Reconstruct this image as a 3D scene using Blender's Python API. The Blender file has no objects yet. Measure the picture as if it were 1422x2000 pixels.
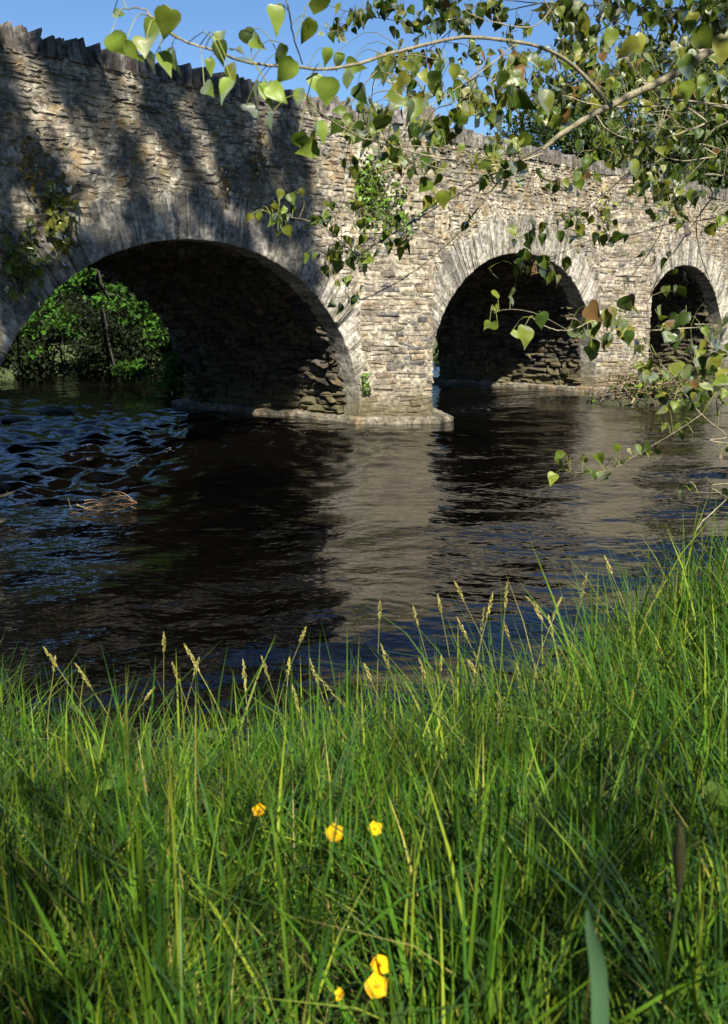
import bpy, math, random
import numpy as np
from mathutils import Vector, Matrix

# ------------------------------------------------------------------ camera, sky, sun, exposure
SC = bpy.context.scene
COL = SC.collection
rng = np.random.default_rng(7)
random.seed(7)
EYE = 2.0
TILT = math.radians(11.627)
FPX, CX, CY = 1944.0, 711.0, 1000.0
SUN_AZ = Vector((0.22, -1.0, 0)).normalized()
SUN_EL = math.radians(40)

cam = bpy.data.cameras.new('camera')
cam.sensor_fit = 'VERTICAL'; cam.sensor_height = 36; cam.sensor_width = 36
cam.lens = FPX / 2000 * 36
cam.clip_start = 0.05; cam.clip_end = 3000
cam.dof.use_dof = True; cam.dof.focus_distance = 8.0; cam.dof.aperture_fstop = 10
camo = bpy.data.objects.new('camera', cam); COL.objects.link(camo)
camo.location = (0, 0, EYE); camo.rotation_euler = (math.pi / 2 - TILT, 0, 0)
SC.camera = camo

W = bpy.data.worlds.new('World'); SC.world = W; W.use_nodes = True
nt = W.node_tree; nt.nodes.clear()
sky = nt.nodes.new('ShaderNodeTexSky'); sky.sky_type = 'NISHITA'; sky.sun_disc = False
sky.sun_elevation = SUN_EL
sky.sun_rotation = math.atan2(SUN_AZ.x, SUN_AZ.y)
sky.air_density = 1.0; sky.dust_density = 0.0; sky.ozone_density = 8.0; sky.altitude = 0
bgn = nt.nodes.new('ShaderNodeBackground'); bgn.inputs[1].default_value = 0.05
won = nt.nodes.new('ShaderNodeOutputWorld')
nt.links.new(sky.outputs[0], bgn.inputs[0]); nt.links.new(bgn.outputs[0], won.inputs[0])

sl = bpy.data.lights.new('sun', 'SUN'); sl.energy = 5.0; sl.angle = math.radians(0.55); sl.color = (1.0, 0.93, 0.80)
slo = bpy.data.objects.new('sun', sl); COL.objects.link(slo)
sdir = Vector((SUN_AZ.x * math.cos(SUN_EL), SUN_AZ.y * math.cos(SUN_EL), math.sin(SUN_EL)))
slo.rotation_euler = sdir.to_track_quat('Z', 'Y').to_euler(); slo.location = (0, -10, 20)

SC.view_settings.view_transform = 'Standard'; SC.view_settings.look = 'None'
SC.view_settings.exposure = 1.42; SC.view_settings.gamma = 1.0; SC.view_settings.use_curve_mapping = False
SC.render.engine = 'CYCLES'
SC.cycles.max_bounces = 6; SC.cycles.transparent_max_bounces = 6
SC.cycles.use_denoising = True
SC.cycles.sample_clamp_indirect = 4.0

# ------------------------------------------------------------------ helpers
def at(px, py, D):
    """world point at forward distance D metres in the direction of a photo pixel"""
    v = CY - py
    h = FPX * math.cos(TILT) + v * math.sin(TILT)
    z = -FPX * math.sin(TILT) + v * math.cos(TILT)
    return np.array([(px - CX) / h * D, D, EYE + z / h * D])

def tag(o, label=None, cat=None, group=None, kind=None):
    if label: o['label'] = label
    if cat: o['category'] = cat
    if group: o['group'] = group
    if kind: o['kind'] = kind
    return o

def empty(name, loc=(0, 0, 0), parent=None):
    o = bpy.data.objects.new(name, None); COL.objects.link(o); o.location = loc
    o.empty_display_size = 0.1
    if parent: set_parent(o, parent)
    return o

def set_parent(o, p):
    o.parent = p
    o.matrix_parent_inverse = Matrix.Translation(-world_loc(p))

def world_loc(p):
    l = Vector(p.location)
    if p.parent: l = l + world_loc(p.parent) + p.matrix_parent_inverse.translation
    return l

class MB:
    """collects vertices (with a colour each), triangles and quads; build() links ONE mesh object"""
    def __init__(s): s.V = []; s.C = []; s.T = []; s.Q = []; s.n = 0
    def add(s, v, tris=None, quads=None, col=(1, 1, 1)):
        v = np.asarray(v, dtype=np.float64).reshape(-1, 3)
        c = np.asarray(col, dtype=np.float64)
        if c.ndim == 1: c = np.repeat(c[None, :3], len(v), 0)
        s.V.append(v); s.C.append(c)
        if tris is not None and len(tris): s.T.append(np.asarray(tris, dtype=np.int64).reshape(-1, 3) + s.n)
        if quads is not None and len(quads): s.Q.append(np.asarray(quads, dtype=np.int64).reshape(-1, 4) + s.n)
        s.n += len(v)
    def build(s, name, mat, parent=None, smooth=False, origin=None):
        V = np.concatenate(s.V); C = np.concatenate(s.C)
        if origin is not None: V = V - np.asarray(origin, dtype=float)
        T = np.concatenate(s.T) if s.T else np.zeros((0, 3), int)
        Q = np.concatenate(s.Q) if s.Q else np.zeros((0, 4), int)
        me = bpy.data.meshes.new(name)
        me.vertices.add(len(V)); me.vertices.foreach_set('co', V.ravel().astype(np.float32))
        me.loops.add(T.size + Q.size)
        me.loops.foreach_set('vertex_index', np.concatenate([T.ravel(), Q.ravel()]).astype(np.int32))
        me.polygons.add(len(T) + len(Q))
        st = np.concatenate([np.arange(len(T)) * 3, len(T) * 3 + np.arange(len(Q)) * 4]).astype(np.int32)
        me.polygons.foreach_set('loop_start', st)
        me.polygons.foreach_set('use_smooth', np.full(len(st), bool(smooth)))
        a = me.attributes.new('col', 'FLOAT_COLOR', 'POINT')
        a.data.foreach_set('color', np.concatenate([C, np.ones((len(C), 1))], 1).ravel().astype(np.float32))
        me.update(calc_edges=True); me.validate()
        me.materials.append(mat)
        o = bpy.data.objects.new(name, me); COL.objects.link(o)
        if origin is not None: o.location = origin
        if parent: set_parent(o, parent)
        return o

def unit(v):
    v = np.asarray(v, float); return v / (np.linalg.norm(v) + 1e-12)

def resample(pts, n):
    """Catmull-Rom through points (rows may hold extra values such as radius)"""
    P = np.asarray(pts, float)
    if len(P) < 3:
        t = np.linspace(0, 1, n)[:, None]; return P[0] * (1 - t) + P[-1] * t
    E = np.vstack([2 * P[0] - P[1], P, 2 * P[-1] - P[-2]])
    u = np.linspace(0, len(P) - 1 - 1e-6, n); k = u.astype(int); t = (u - k)[:, None]
    a, b, c, d = E[k], E[k + 1], E[k + 2], E[k + 3]
    return 0.5 * (2 * b + (c - a) * t + (2 * a - 5 * b + 4 * c - d) * t * t + (3 * b - a - 3 * c + d) * t ** 3)

def tube(mb, pts, rad, ns=6, col=(1, 1, 1)):
    P = np.asarray(pts, float); n = len(P)
    R = np.broadcast_to(np.asarray(rad, float), (n,))
    T = np.gradient(P, axis=0); T /= np.linalg.norm(T, axis=1)[:, None] + 1e-12
    ref = np.array([0.13, 0.21, 0.97]) if abs(T[0][2]) < 0.9 else np.array([0.97, 0.2, 0.1])
    a = np.arange(ns) / ns * 2 * math.pi
    X = np.cross(T, ref); X /= np.linalg.norm(X, axis=1)[:, None] + 1e-12
    Y = np.cross(T, X)
    V = P[:, None, :] + R[:, None, None] * (np.cos(a)[None, :, None] * X[:, None, :] + np.sin(a)[None, :, None] * Y[:, None, :])
    i = np.arange(n - 1)[:, None] * ns; j = np.arange(ns)[None, :]; j2 = (j + 1) % ns
    Q = np.stack([i + j, i + j2, i + ns + j2, i + ns + j], -1).reshape(-1, 4)
    c = np.asarray(col, float)
    if c.ndim == 2: c = np.repeat(c, ns, 0)
    mb.add(V.reshape(-1, 3), quads=Q, col=c)

# ------------------------------------------------------------------ materials
def newmat(name):
    m = bpy.data.materials.new(name); m.use_nodes = True
    t = m.node_tree; t.nodes.clear()
    out = t.nodes.new('ShaderNodeOutputMaterial')
    return m, t, out

def N(t, kind, **kw):
    n = t.nodes.new(kind)
    for k, v in kw.items():
        if k == 'ins':
            for a, b in v.items(): n.inputs[a].default_value = b
        else: setattr(n, k, v)
    return n

def noise(t, vec, scale, detail=4, rough=0.55):
    n = N(t, 'ShaderNodeTexNoise', ins={'Scale': scale, 'Detail': detail, 'Roughness': rough})
    t.links.new(vec, n.inputs['Vector']); return n.outputs['Fac']

def ramp(t, fac, stops):
    r = N(t, 'ShaderNodeValToRGB')
    e = r.color_ramp.elements
    while len(e) < len(stops): e.new(0.5)
    for x, (p, c) in zip(e, stops):
        x.position = p; x.color = (c, c, c, 1) if not isinstance(c, tuple) else (*c, 1)
    t.links.new(fac, r.inputs[0]); return r.outputs[0]

def mix(t, fac, a, b, mode='MIX'):
    m = N(t, 'ShaderNodeMix', data_type='RGBA', blend_type=mode)
    for s, v in ((m.inputs[0], fac), (m.inputs[6], a), (m.inputs[7], b)):
        if isinstance(v, (int, float)): s.default_value = v
        elif isinstance(v, tuple): s.default_value = (*v, 1)
        else: t.links.new(v, s)
    return m.outputs[2]

def math_(t, op, a, b=0.0, clamp=False):
    m = N(t, 'ShaderNodeMath', operation=op, use_clamp=clamp)
    for s, v in ((m.inputs[0], a), (m.inputs[1], b)):
        if isinstance(v, (int, float)): s.default_value = v
        else: t.links.new(v, s)
    return m.outputs[0]

def stone_mat(name, lichen=0.5, moss=0.25, stain=True, rough=0.95, bump=0.6, dark=1.0, mossband=False, crust=0.5):
    m, t, out = newmat(name)
    pos = N(t, 'ShaderNodeNewGeometry').outputs['Position']
    col = N(t, 'ShaderNodeAttribute', attribute_name='col').outputs['Color']
    n1 = noise(t, pos, 2.3, 5); n2 = noise(t, pos, 14, 6, 0.65); n3 = noise(t, pos, 60, 4, 0.7)
    c = mix(t, 1.0, col, ramp(t, n2, [(0.28, 0.35), (0.5, 0.9), (0.70, 1.4)]), 'MULTIPLY')
    c = mix(t, 1.0, c, ramp(t, n3, [(0.3, 0.72), (0.7, 1.2)]), 'MULTIPLY')
    c = mix(t, 1.0, c, ramp(t, n1, [(0.3, 0.62), (0.7, 1.15)]), 'MULTIPLY')
    n4 = noise(t, pos, 7.0, 6, 0.7)
    c = mix(t, 1.0, c, ramp(t, n4, [(0.34, 0.50), (0.5, 0.95), (0.66, 1.30)]), 'MULTIPLY')
    # sooty biological crust, thicker towards the top of the wall
    sepz = N(t, 'ShaderNodeSeparateXYZ'); t.links.new(pos, sepz.inputs[0])
    cr = math_(t, 'ADD', noise(t, pos, 1.7, 8, 0.72), math_(t, 'MULTIPLY', sepz.outputs[2], 0.022))
    c = mix(t, math_(t, 'MULTIPLY', ramp(t, cr, [(0.53, 0.0), (0.66, 1.0)]), crust), c, (0.060, 0.055, 0.050))
    # pale crusty lichen
    l = noise(t, pos, 5.5, 7, 0.75)
    c = mix(t, math_(t, 'MULTIPLY', ramp(t, l, [(0.56, 0.0), (0.64, 1.0)]), lichen), c, (0.50 * dark, 0.47 * dark, 0.40 * dark))
    l3 = noise(t, pos, 31, 5, 0.7)
    c = mix(t, math_(t, 'MULTIPLY', ramp(t, l3, [(0.60, 0.0), (0.66, 1.0)]), lichen * 0.7), c, (0.58 * dark, 0.57 * dark, 0.54 * dark))
    # ochre lichen and moss
    sep = N(t, 'ShaderNodeSeparateXYZ'); t.links.new(pos, sep.inputs[0])
    l2 = noise(t, pos, 3.1, 7, 0.75)
    mf = math_(t, 'MULTIPLY', ramp(t, l2, [(0.50, 0.0), (0.63, 1.0)]), moss)
    if mossband:
        zb = ramp(t, math_(t, 'MULTIPLY', sep.outputs[2], 0.18), [(0.52, 0.25), (0.66, 1.0), (0.80, 1.0), (0.92, 0.5)])
        mf = math_(t, 'MULTIPLY', mf, zb)
    mc = ramp(t, noise(t, pos, 6.0, 4), [(0.38, (0.10, 0.11, 0.025)), (0.5, (0.24, 0.15, 0.05)), (0.62, (0.30, 0.19, 0.06))])
    c = mix(t, mf, c, mc)
    if stain:   # wet, weedy foot of the masonry
        zz = math_(t, 'ADD', sep.outputs[2], math_(t, 'MULTIPLY', n1, -1.1))
        f = ramp(t, math_(t, 'ADD', zz, 0.5), [(0.15, 0.85), (0.75, 0.0)])
        c = mix(t, f, c, mix(t, n2, (0.05, 0.045, 0.022), (0.12, 0.105, 0.055)))
    b = N(t, 'ShaderNodeBump', ins={'Strength': bump, 'Distance': 0.03})
    hgt = math_(t, 'ADD', math_(t, 'MULTIPLY', n2, 1.0), math_(t, 'MULTIPLY', n3, 0.45))
    t.links.new(hgt, b.inputs['Height'])
    p = N(t, 'ShaderNodeBsdfPrincipled', ins={'Roughness': rough, 'Specular IOR Level': 0.25})
    t.links.new(c, p.inputs['Base Color']); t.links.new(b.outputs[0], p.inputs['Normal'])
    t.links.new(p.outputs[0], out.inputs[0])
    return m

def leaf_mat(name, gloss=0.25, trans=0.35, vary=8.0, rough=0.35, tc=(1.25, 1.2, 0.45)):
    m, t, out = newmat(name)
    pos = N(t, 'ShaderNodeNewGeometry').outputs['Position']
    col = N(t, 'ShaderNodeAttribute', attribute_name='col').outputs['Color']
    n = noise(t, pos, vary, 3)
    c = mix(t, 1.0, col, ramp(t, n, [(0.3, 0.75), (0.7, 1.25)]), 'MULTIPLY')
    d = N(t, 'ShaderNodeBsdfDiffuse'); t.links.new(c, d.inputs[0])
    tr = N(t, 'ShaderNodeBsdfTranslucent'); t.links.new(mix(t, 1.0, c, tc, 'MULTIPLY'), tr.inputs[0])
    ms = N(t, 'ShaderNodeMixShader', ins={0: trans}); t.links.new(d.outputs[0], ms.inputs[1]); t.links.new(tr.outputs[0], ms.inputs[2])
    g = N(t, 'ShaderNodeBsdfGlossy', ins={'Roughness': rough, 'Color': (1, 1, 0.95, 1)})
    fr = N(t, 'ShaderNodeFresnel', ins={'IOR': 1.42})
    m2 = N(t, 'ShaderNodeMixShader')
    t.links.new(math_(t, 'MULTIPLY', fr.outputs[0], gloss * 4, True), m2.inputs[0])
    t.links.new(ms.outputs[0], m2.inputs[1]); t.links.new(g.outputs[0], m2.inputs[2])
    t.links.new(m2.outputs[0], out.inputs[0])
    return m

def bark_mat(name, scale=20):
    m, t, out = newmat(name)
    pos = N(t, 'ShaderNodeNewGeometry').outputs['Position']
    col = N(t, 'ShaderNodeAttribute', attribute_name='col').outputs['Color']
    n = noise(t, pos, scale, 5); n2 = noise(t, pos, scale * 5, 4)
    c = mix(t, 1.0, col, ramp(t, n, [(0.3, 0.55), (0.7, 1.3)]), 'MULTIPLY')
    c = mix(t, 1.0, c, ramp(t, n2, [(0.3, 0.75), (0.7, 1.15)]), 'MULTIPLY')
    b = N(t, 'ShaderNodeBump', ins={'Strength': 0.5, 'Distance': 0.01}); t.links.new(n2, b.inputs['Height'])
    p = N(t, 'ShaderNodeBsdfPrincipled', ins={'Roughness': 0.8, 'Specular IOR Level': 0.3})
    t.links.new(c, p.inputs['Base Color']); t.links.new(b.outputs[0], p.inputs['Normal']); t.links.new(p.outputs[0], out.inputs[0])
    return m

def soil_mat(name, ca, cb):
    m, t, out = newmat(name)
    pos = N(t, 'ShaderNodeNewGeometry').outputs['Position']
    n = noise(t, pos, 6, 6, 0.7)
    c = ramp(t, n, [(0.3, ca), (0.7, cb)])
    b = N(t, 'ShaderNodeBump', ins={'Strength': 0.7, 'Distance': 0.04}); t.links.new(n, b.inputs['Height'])
    p = N(t, 'ShaderNodeBsdfPrincipled', ins={'Roughness': 0.95})
    t.links.new(c, p.inputs['Base Color']); t.links.new(b.outputs[0], p.inputs['Normal']); t.links.new(p.outputs[0], out.inputs[0])
    return m

def water_mat():
    m, t, out = newmat('river_water')
    pos = N(t, 'ShaderNodeNewGeometry').outputs['Position']
    mp = N(t, 'ShaderNodeMapping'); mp.inputs['Rotation'].default_value = (0, 0, math.radians(40)); mp.inputs['Scale'].default_value = (1.0, 1.5, 1.0)
    t.links.new(pos, mp.inputs[0])
    h = math_(t, 'ADD', math_(t, 'MULTIPLY', noise(t, mp.outputs[0], 2.2, 3, 0.45), 1.0), math_(t, 'MULTIPLY', noise(t, mp.outputs[0], 9, 2, 0.5), 0.14))
    b = N(t, 'ShaderNodeBump', ins={'Strength': 0.28, 'Distance': 0.12}); t.links.new(h, b.inputs['Height'])
    foam = N(t, 'ShaderNodeAttribute', attribute_name='col').outputs['Color']
    sr = N(t, 'ShaderNodeSeparateColor'); t.links.new(foam, sr.inputs[0])
    fl = noise(t, pos, 9, 6, 0.75)
    ff = math_(t, 'MULTIPLY', ramp(t, fl, [(0.57, 0.0), (0.66, 1.0)]), sr.outputs[0], True)
    p = N(t, 'ShaderNodeBsdfPrincipled', ins={'Roughness': 0.04, 'IOR': 1.333})
    t.links.new(mix(t, ff, (0.0016, 0.0013, 0.0010), (0.5, 0.55, 0.62)), p.inputs['Base Color'])
    t.links.new(math_(t, 'ADD', math_(t, 'MULTIPLY', ff, 0.6), 0.04), p.inputs['Roughness'])
    t.links.new(b.outputs[0], p.inputs['Normal']); t.links.new(p.outputs[0], out.inputs[0])
    return m

M_wall = stone_mat('rubble_stone', 0.75, 0.6, mossband=True, crust=0.7)
M_vous = stone_mat('voussoir_stone', 0.40, 0.10, rough=0.9, bump=0.5, crust=0.35)
M_cut = stone_mat('cutwater_stone', 0.60, 0.25)
M_cope = stone_mat('coping_slate', 0.35, 0.12, stain=False)
M_mort = stone_mat('lime_mortar', 0.6, 0.55, mossband=True)
M_barrel = stone_mat('damp_shade_toned_vault', 0.08, 0.3, dark=0.3)  # damp stone, with the shade of the vault painted into its dark tone
M_foot = stone_mat('footing_concrete', 0.3, 0.4, stain=False)
M_water = water_mat()
M_leaf = leaf_mat('poplar_leaf', 0.08, 0.36, 25, 0.42)
M_ivy = leaf_mat('ivy_leaf', 0.18, 0.25, 8)
M_tree = leaf_mat('tree_leaf', 0.03, 0.30, 1.5, 0.5)
M_grass = leaf_mat('grass_blade', 0.022, 0.28, 3.0, 0.33, (1.15, 1.1, 0.4))
M_seed = leaf_mat('grass_seed', 0.05, 0.25, 40, 0.6, (1, 1, 0.8))
M_petal = leaf_mat('buttercup_petal', 0.06, 0.30, 60, 0.25, (1.1, 1.0, 0.3))
M_bark = bark_mat('bark')
M_drift = bark_mat('driftwood', 30)
M_soil = soil_mat('bank_soil', (0.012, 0.014, 0.006), (0.035, 0.035, 0.014))
M_far = soil_mat('meadow', (0.02, 0.035, 0.010), (0.05, 0.07, 0.02))
M_rock = stone_mat('wet_rock', 0.1, 0.2, stain=False, rough=0.5, dark=0.4)

# ------------------------------------------------------------------ bridge frame
P0 = np.array([-0.0817, 17.600, 0.0])
WD = np.array([0.64809, 0.76156, 0.0]); NN = np.array([0.76156, -0.64809, 0.0]); UP = np.array([0, 0, 1.0])
def wallp(s, w, z): return P0 + WD * s + NN * w + UP * z
DEPTH = 4.7
S0, S1 = -13.0, 24.0
Z_DECK, Z_PAR = 4.2, 5.06
ARCH = [(-3.56, 3.58, 2.95, 2.05, 0.68), (5.35, 3.40, 3.10, 2.25, 0.80), (13.80, 3.10, 3.12, 2.15, 0.78)]   # centre, half span, rise, exponent, ring depth
PIERS = [(0.0, 1.95, 0.88), (8.75, 10.70, 0.90)]

def arch_z(a, s, grow=0.0):
    c, h, r, e, _ = a
    u = np.clip(np.abs((s - c) / (h + grow)), 0, 1)
    return (r + grow) * (1 - u ** e) ** (1 / e)
def arch_pt(a, th):
    """th 0 (right springing) .. pi (left): point on the intrados and outward normal in (s,z)"""
    c, h, r, e, _ = a
    ct, st = np.cos(th), np.sin(th)
    s = c + h * np.sign(ct) * np.abs(ct) ** (2 / e); z = r * np.abs(st) ** (2 / e)
    return s, z
def in_ring(s, z, extra=0.0):
    for a in ARCH:
        c, h, r, e, g = a
        G = g + extra
        if abs(s - c) < h + G:
            if z < (r + G) * (1 - (abs(s - c) / (h + G)) ** e) ** (1 / e): return True
    return False

# ------------------------------------------------------------------ ground, banks, river
def smooth(a, b, x):
    t = np.clip((x - a) / (b - a), 0, 1); return t * t * (3 - 2 * t)

def vnoise(x, y, seed=0):
    r = np.random.default_rng(seed); z = np.zeros_like(x)
    for k in range(5):
        f = 0.6 * 1.8 ** k; a = r.uniform(0, 6.28, 4); d = r.uniform(0, 6.28)
        z += (np.sin(f * (x * math.cos(d) + y * math.sin(d)) + a[0]) * np.sin(f * (y * math.cos(d) - x * math.sin(d)) + a[1])) / 1.6 ** k
    return z

def bank_edge(x):
    """forward distance at which the near bank drops into the river"""
    return 2.72 + 0.10 * np.sin(x * 3.1) + 1.25 * smooth(0.35, 1.5, x) + 1.6 * smooth(1.5, 4.0, x) + np.where(x < -0.9, (-x - 0.9) * 0.6, 0)

def bank_z(x, y):
    e = bank_edge(x)
    z = 0.86 - 0.25 * smooth(0.0, 1.0, (y - e + 1.3) / 1.3) - 1.3 * smooth(-0.12, 0.6, y - e)
    return z + 0.03 * vnoise(x * 2, y * 2, 3)

def grid(name, xs, ys, zf, mat, colf=None, smoothsh=True):
    X, Y = np.meshgrid(xs, ys); Z = zf(X, Y)
    V = np.stack([X, Y, Z], -1).reshape(-1, 3)
    nx, ny = len(xs), len(ys)
    i = np.arange(ny - 1)[:, None] * nx; j = np.arange(nx - 1)[None, :]
    Q = np.stack([i + j, i + j + 1, i + nx + j + 1, i + nx + j], -1).reshape(-1, 4)
    b = MB(); b.add(V, quads=Q, col=(1, 1, 1) if colf is None else colf(X, Y).reshape(-1, 3))
    return b.build(name, mat, smooth=smoothsh)

def far_z(x, y):
    s = (x - P0[0]) * WD[0] + (y - P0[1]) * WD[1]; w = (x - P0[0]) * NN[0] + (y - P0[1]) * NN[1]
    left = smooth(-11.0, -13.0, s) * smooth(-4.0, -2.0, w)
    right = smooth(19.5, 22.0, s)
    back = smooth(-13.0, -15.5, w + 0.5 * np.sin(s * 0.5)) * smooth(-16.0, -8.0, s)
    far = smooth(60, 75, np.hypot(x, y))
    h = np.maximum.reduce([left, right, back, far])
    return -1.3 + 2.2 * h + h * 0.15 * vnoise(x * 0.3, y * 0.3, 5) + 3.0 * smooth(-14, -40, w) * back

ax = np.concatenate([-np.geomspace(900, 42, 14), np.linspace(-40, 40, 81), np.geomspace(42, 900, 14)])
tag(grid('ground', ax, ax + 6, far_z, M_far), kind='structure')
tag(grid('river_bank', np.linspace(-9, 9, 150), np.linspace(-9, 6.5, 140), bank_z, M_soil), kind='structure')

# water: rapids on the photo's left where the current leaves the first arch, calmer to the right
def rapid(x, y):
    s = (x - P0[0]) * WD[0] + (y - P0[1]) * WD[1]; w = (x - P0[0]) * NN[0] + (y - P0[1]) * NN[1]
    a = smooth(1.0, -3.0, s) * smooth(4.5, 0.8, w)
    return a
wr = np.random.default_rng(11)
WAVES = []
for k in range(46):
    lam = wr.uniform(0.4, 3.2); d = math.radians(-40 + wr.normal(0, 34)); WAVES.append((2 * math.pi / lam, d, wr.uniform(0, 6.28), lam))
RAP = []
for k in range(34):
    lam = wr.uniform(0.25, 0.75); d = wr.uniform(0, 2 * math.pi); RAP.append((2 * math.pi / lam, d, wr.uniform(0, 6.28), lam))
def water_z(x, y):
    z = np.zeros_like(x); zr = np.zeros_like(x)
    for k, d, p, lam in WAVES:
        ph = k * (x * math.cos(d) + y * math.sin(d)) + p + 0.6 * np.sin(0.7 * x + p) + 0.5 * np.sin(0.9 * y - p)
        z += lam * 0.0017 * np.sin(ph)
    for k, d, p, lam in RAP:
        ph = k * (x * math.cos(d) + y * math.sin(d)) + p + 0.9 * np.sin(1.1 * x + p) + 0.8 * np.sin(1.3 * y - p)
        zr += lam * 0.026 * (1 - np.abs(np.sin(ph * 0.5)))
    return z + rapid(x, y) * (zr - zr.mean())
ys = np.concatenate([np.geomspace(1.4, 34, 620), np.geomspace(35, 90, 30)])
nx = 420
T_, Y_ = np.meshgrid(np.linspace(-0.75, 0.75, nx), ys)
X_ = T_ * (Y_ + 2.5)
Z_ = water_z(X_, Y_)
b = MB()
i = np.arange(len(ys) - 1)[:, None] * nx; j = np.arange(nx - 1)[None, :]
Q = np.stack([i + j, i + j + 1, i + nx + j + 1, i + nx + j], -1).reshape(-1, 4)
fo = rapid(X_, Y_) * smooth(0.03, 0.10, Z_)
s_ = (X_ - P0[0]) * WD[0] + (Y_ - P0[1]) * WD[1]; w_ = (X_ - P0[0]) * NN[0] + (Y_ - P0[1]) * NN[1]
fo = np.maximum(fo, 0.7 * np.exp(-((s_ - 4.9) / 1.6) ** 2 - ((w_ - 0.2) / 0.35) ** 2))
b.add(np.stack([X_, Y_, Z_], -1).reshape(-1, 3), quads=Q, col=np.repeat(fo.reshape(-1, 1), 3, 1))
tag(b.build('river_water', M_water, smooth=True), kind='structure')

# ------------------------------------------------------------------ the bridge
bridge = empty('stone_bridge', tuple(wallp(5, -2, 0)))
tag(bridge, 'weathered rubble stone bridge with arches, cutwaters and slate coping across the river', 'bridge')

# body (mortar core): front face with openings, vaults, back, deck
ss = set(np.linspace(S0, S1, 75).tolist())
for a in ARCH:
    for th in np.linspace(0, math.pi, 61): ss.add(round(float(a[0] + (a[1] + 0.03) * math.cos(th)), 5))
ss = np.array(sorted(ss))
def low(s):
    for a in ARCH:
        if abs(s - a[0]) <= a[1] + 0.0301: return float(arch_z(a, s, 0.03))
    return None
WF, WB = -0.016, -DEPTH + 0.05
mort = (0.34, 0.305, 0.235)
bb = MB(); vb = MB()
for s0, s1 in zip(ss[:-1], ss[1:]):
    mid = 0.5 * (s0 + s1); op = low(mid) is not None
    z0 = (low(s0) or 0.0) if op else -1.3
    z1 = (low(s1) or 0.0) if op else -1.3
    if op and z0 < 0.02: z0 = -1.3 if False else z0
    for w, fl in ((WF, 0), (WB, 1)):
        q = [wallp(s0, w, z0), wallp(s1, w, z1), wallp(s1, w, Z_DECK), wallp(s0, w, Z_DECK)]
        bb.add(q, quads=[(0, 1, 2, 3) if not fl else (3, 2, 1, 0)], col=mort)
    bb.add([wallp(s0, WF, Z_DECK), wallp(s1, WF, Z_DECK), wallp(s1, WB, Z_DECK), wallp(s0, WB, Z_DECK)], quads=[(0, 1, 2, 3)], col=mort)
    if op:
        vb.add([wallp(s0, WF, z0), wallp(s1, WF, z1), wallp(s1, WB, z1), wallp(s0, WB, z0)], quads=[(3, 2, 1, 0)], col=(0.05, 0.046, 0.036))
for a in ARCH:
    for sg in (-1, 1):
        s = a[0] + sg * (a[1] + 0.03)
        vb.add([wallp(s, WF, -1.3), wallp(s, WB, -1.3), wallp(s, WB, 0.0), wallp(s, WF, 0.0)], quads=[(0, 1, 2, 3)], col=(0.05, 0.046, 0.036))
# parapet upstands
for w0, w1 in ((WF, -0.40), (WB + 0.36, WB)):
    segs = [(S0, S1)] if w0 != WF else [(S0, PIERS[0][0]), (PIERS[0][1], PIERS[1][0]), (PIERS[1][1], S1)]
    for sa, sb in segs:
        v = [wallp(s, w, z) for s in (sa, sb) for w in (w0, w1) for z in (Z_DECK - 0.02, Z_PAR)]
        bb.add(v, quads=[(0, 4, 5, 1), (2, 3, 7, 6), (1, 5, 7, 3), (0, 1, 3, 2), (4, 6, 7, 5)], col=mort)
wall_o = bb.build('spandrel_wall', M_mort, bridge)
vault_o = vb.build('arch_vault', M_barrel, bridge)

# --- stones: a chamfered block from a quad in (u,v), bulging by w
def stone_verts(q, fmap, front, back, inset, r):
    q = np.asarray(q, float); c = q.mean(0)
    q = c + (q - c) * 0.985
    jit = r.normal(0, 1, (4, 2)) * inset * 0.35
    inn = q + (c - q) / (np.abs(c - q) + 1e-6) * np.minimum(inset, np.abs(c - q) * 0.55) + jit
    fz = front + r.normal(0, abs(front) * 0.3 + 0.005, 4)
    V = [fmap(q[k][0], q[k][1], back) for k in range(4)]
    V += [fmap(q[k][0], q[k][1], fz[k] - inset * 0.8) for k in range(4)]
    V += [fmap(inn[k][0], inn[k][1], fz[k]) for k in range(4)]
    V.append(fmap(inn[:, 0].mean() + r.normal(0, inset * 0.6), inn[:, 1].mean() + r.normal(0, inset * .4), front + abs(r.normal(0, inset * 0.5))))
    return np.array(V)
ST_Q = [(0, 1, 5, 4), (1, 2, 6, 5), (2, 3, 7, 6), (3, 0, 4, 7), (4, 5, 9, 8), (5, 6, 10, 9), (6, 7, 11, 10), (7, 4, 8, 11)]
ST_T = [(8, 9, 12), (9, 10, 12), (10, 11, 12), (11, 8, 12)]

PAL = np.array([(0.32, 0.285, 0.225), (0.40, 0.36, 0.29), (0.25, 0.22, 0.17), (0.46, 0.41, 0.32), (0.30, 0.24, 0.16), (0.17, 0.16, 0.155), (0.36, 0.30, 0.24), (0.42, 0.37, 0.28)])
def pal(r, k=1.0): return PAL[r.integers(len(PAL))] * r.uniform(0.75, 1.2) * k

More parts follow.
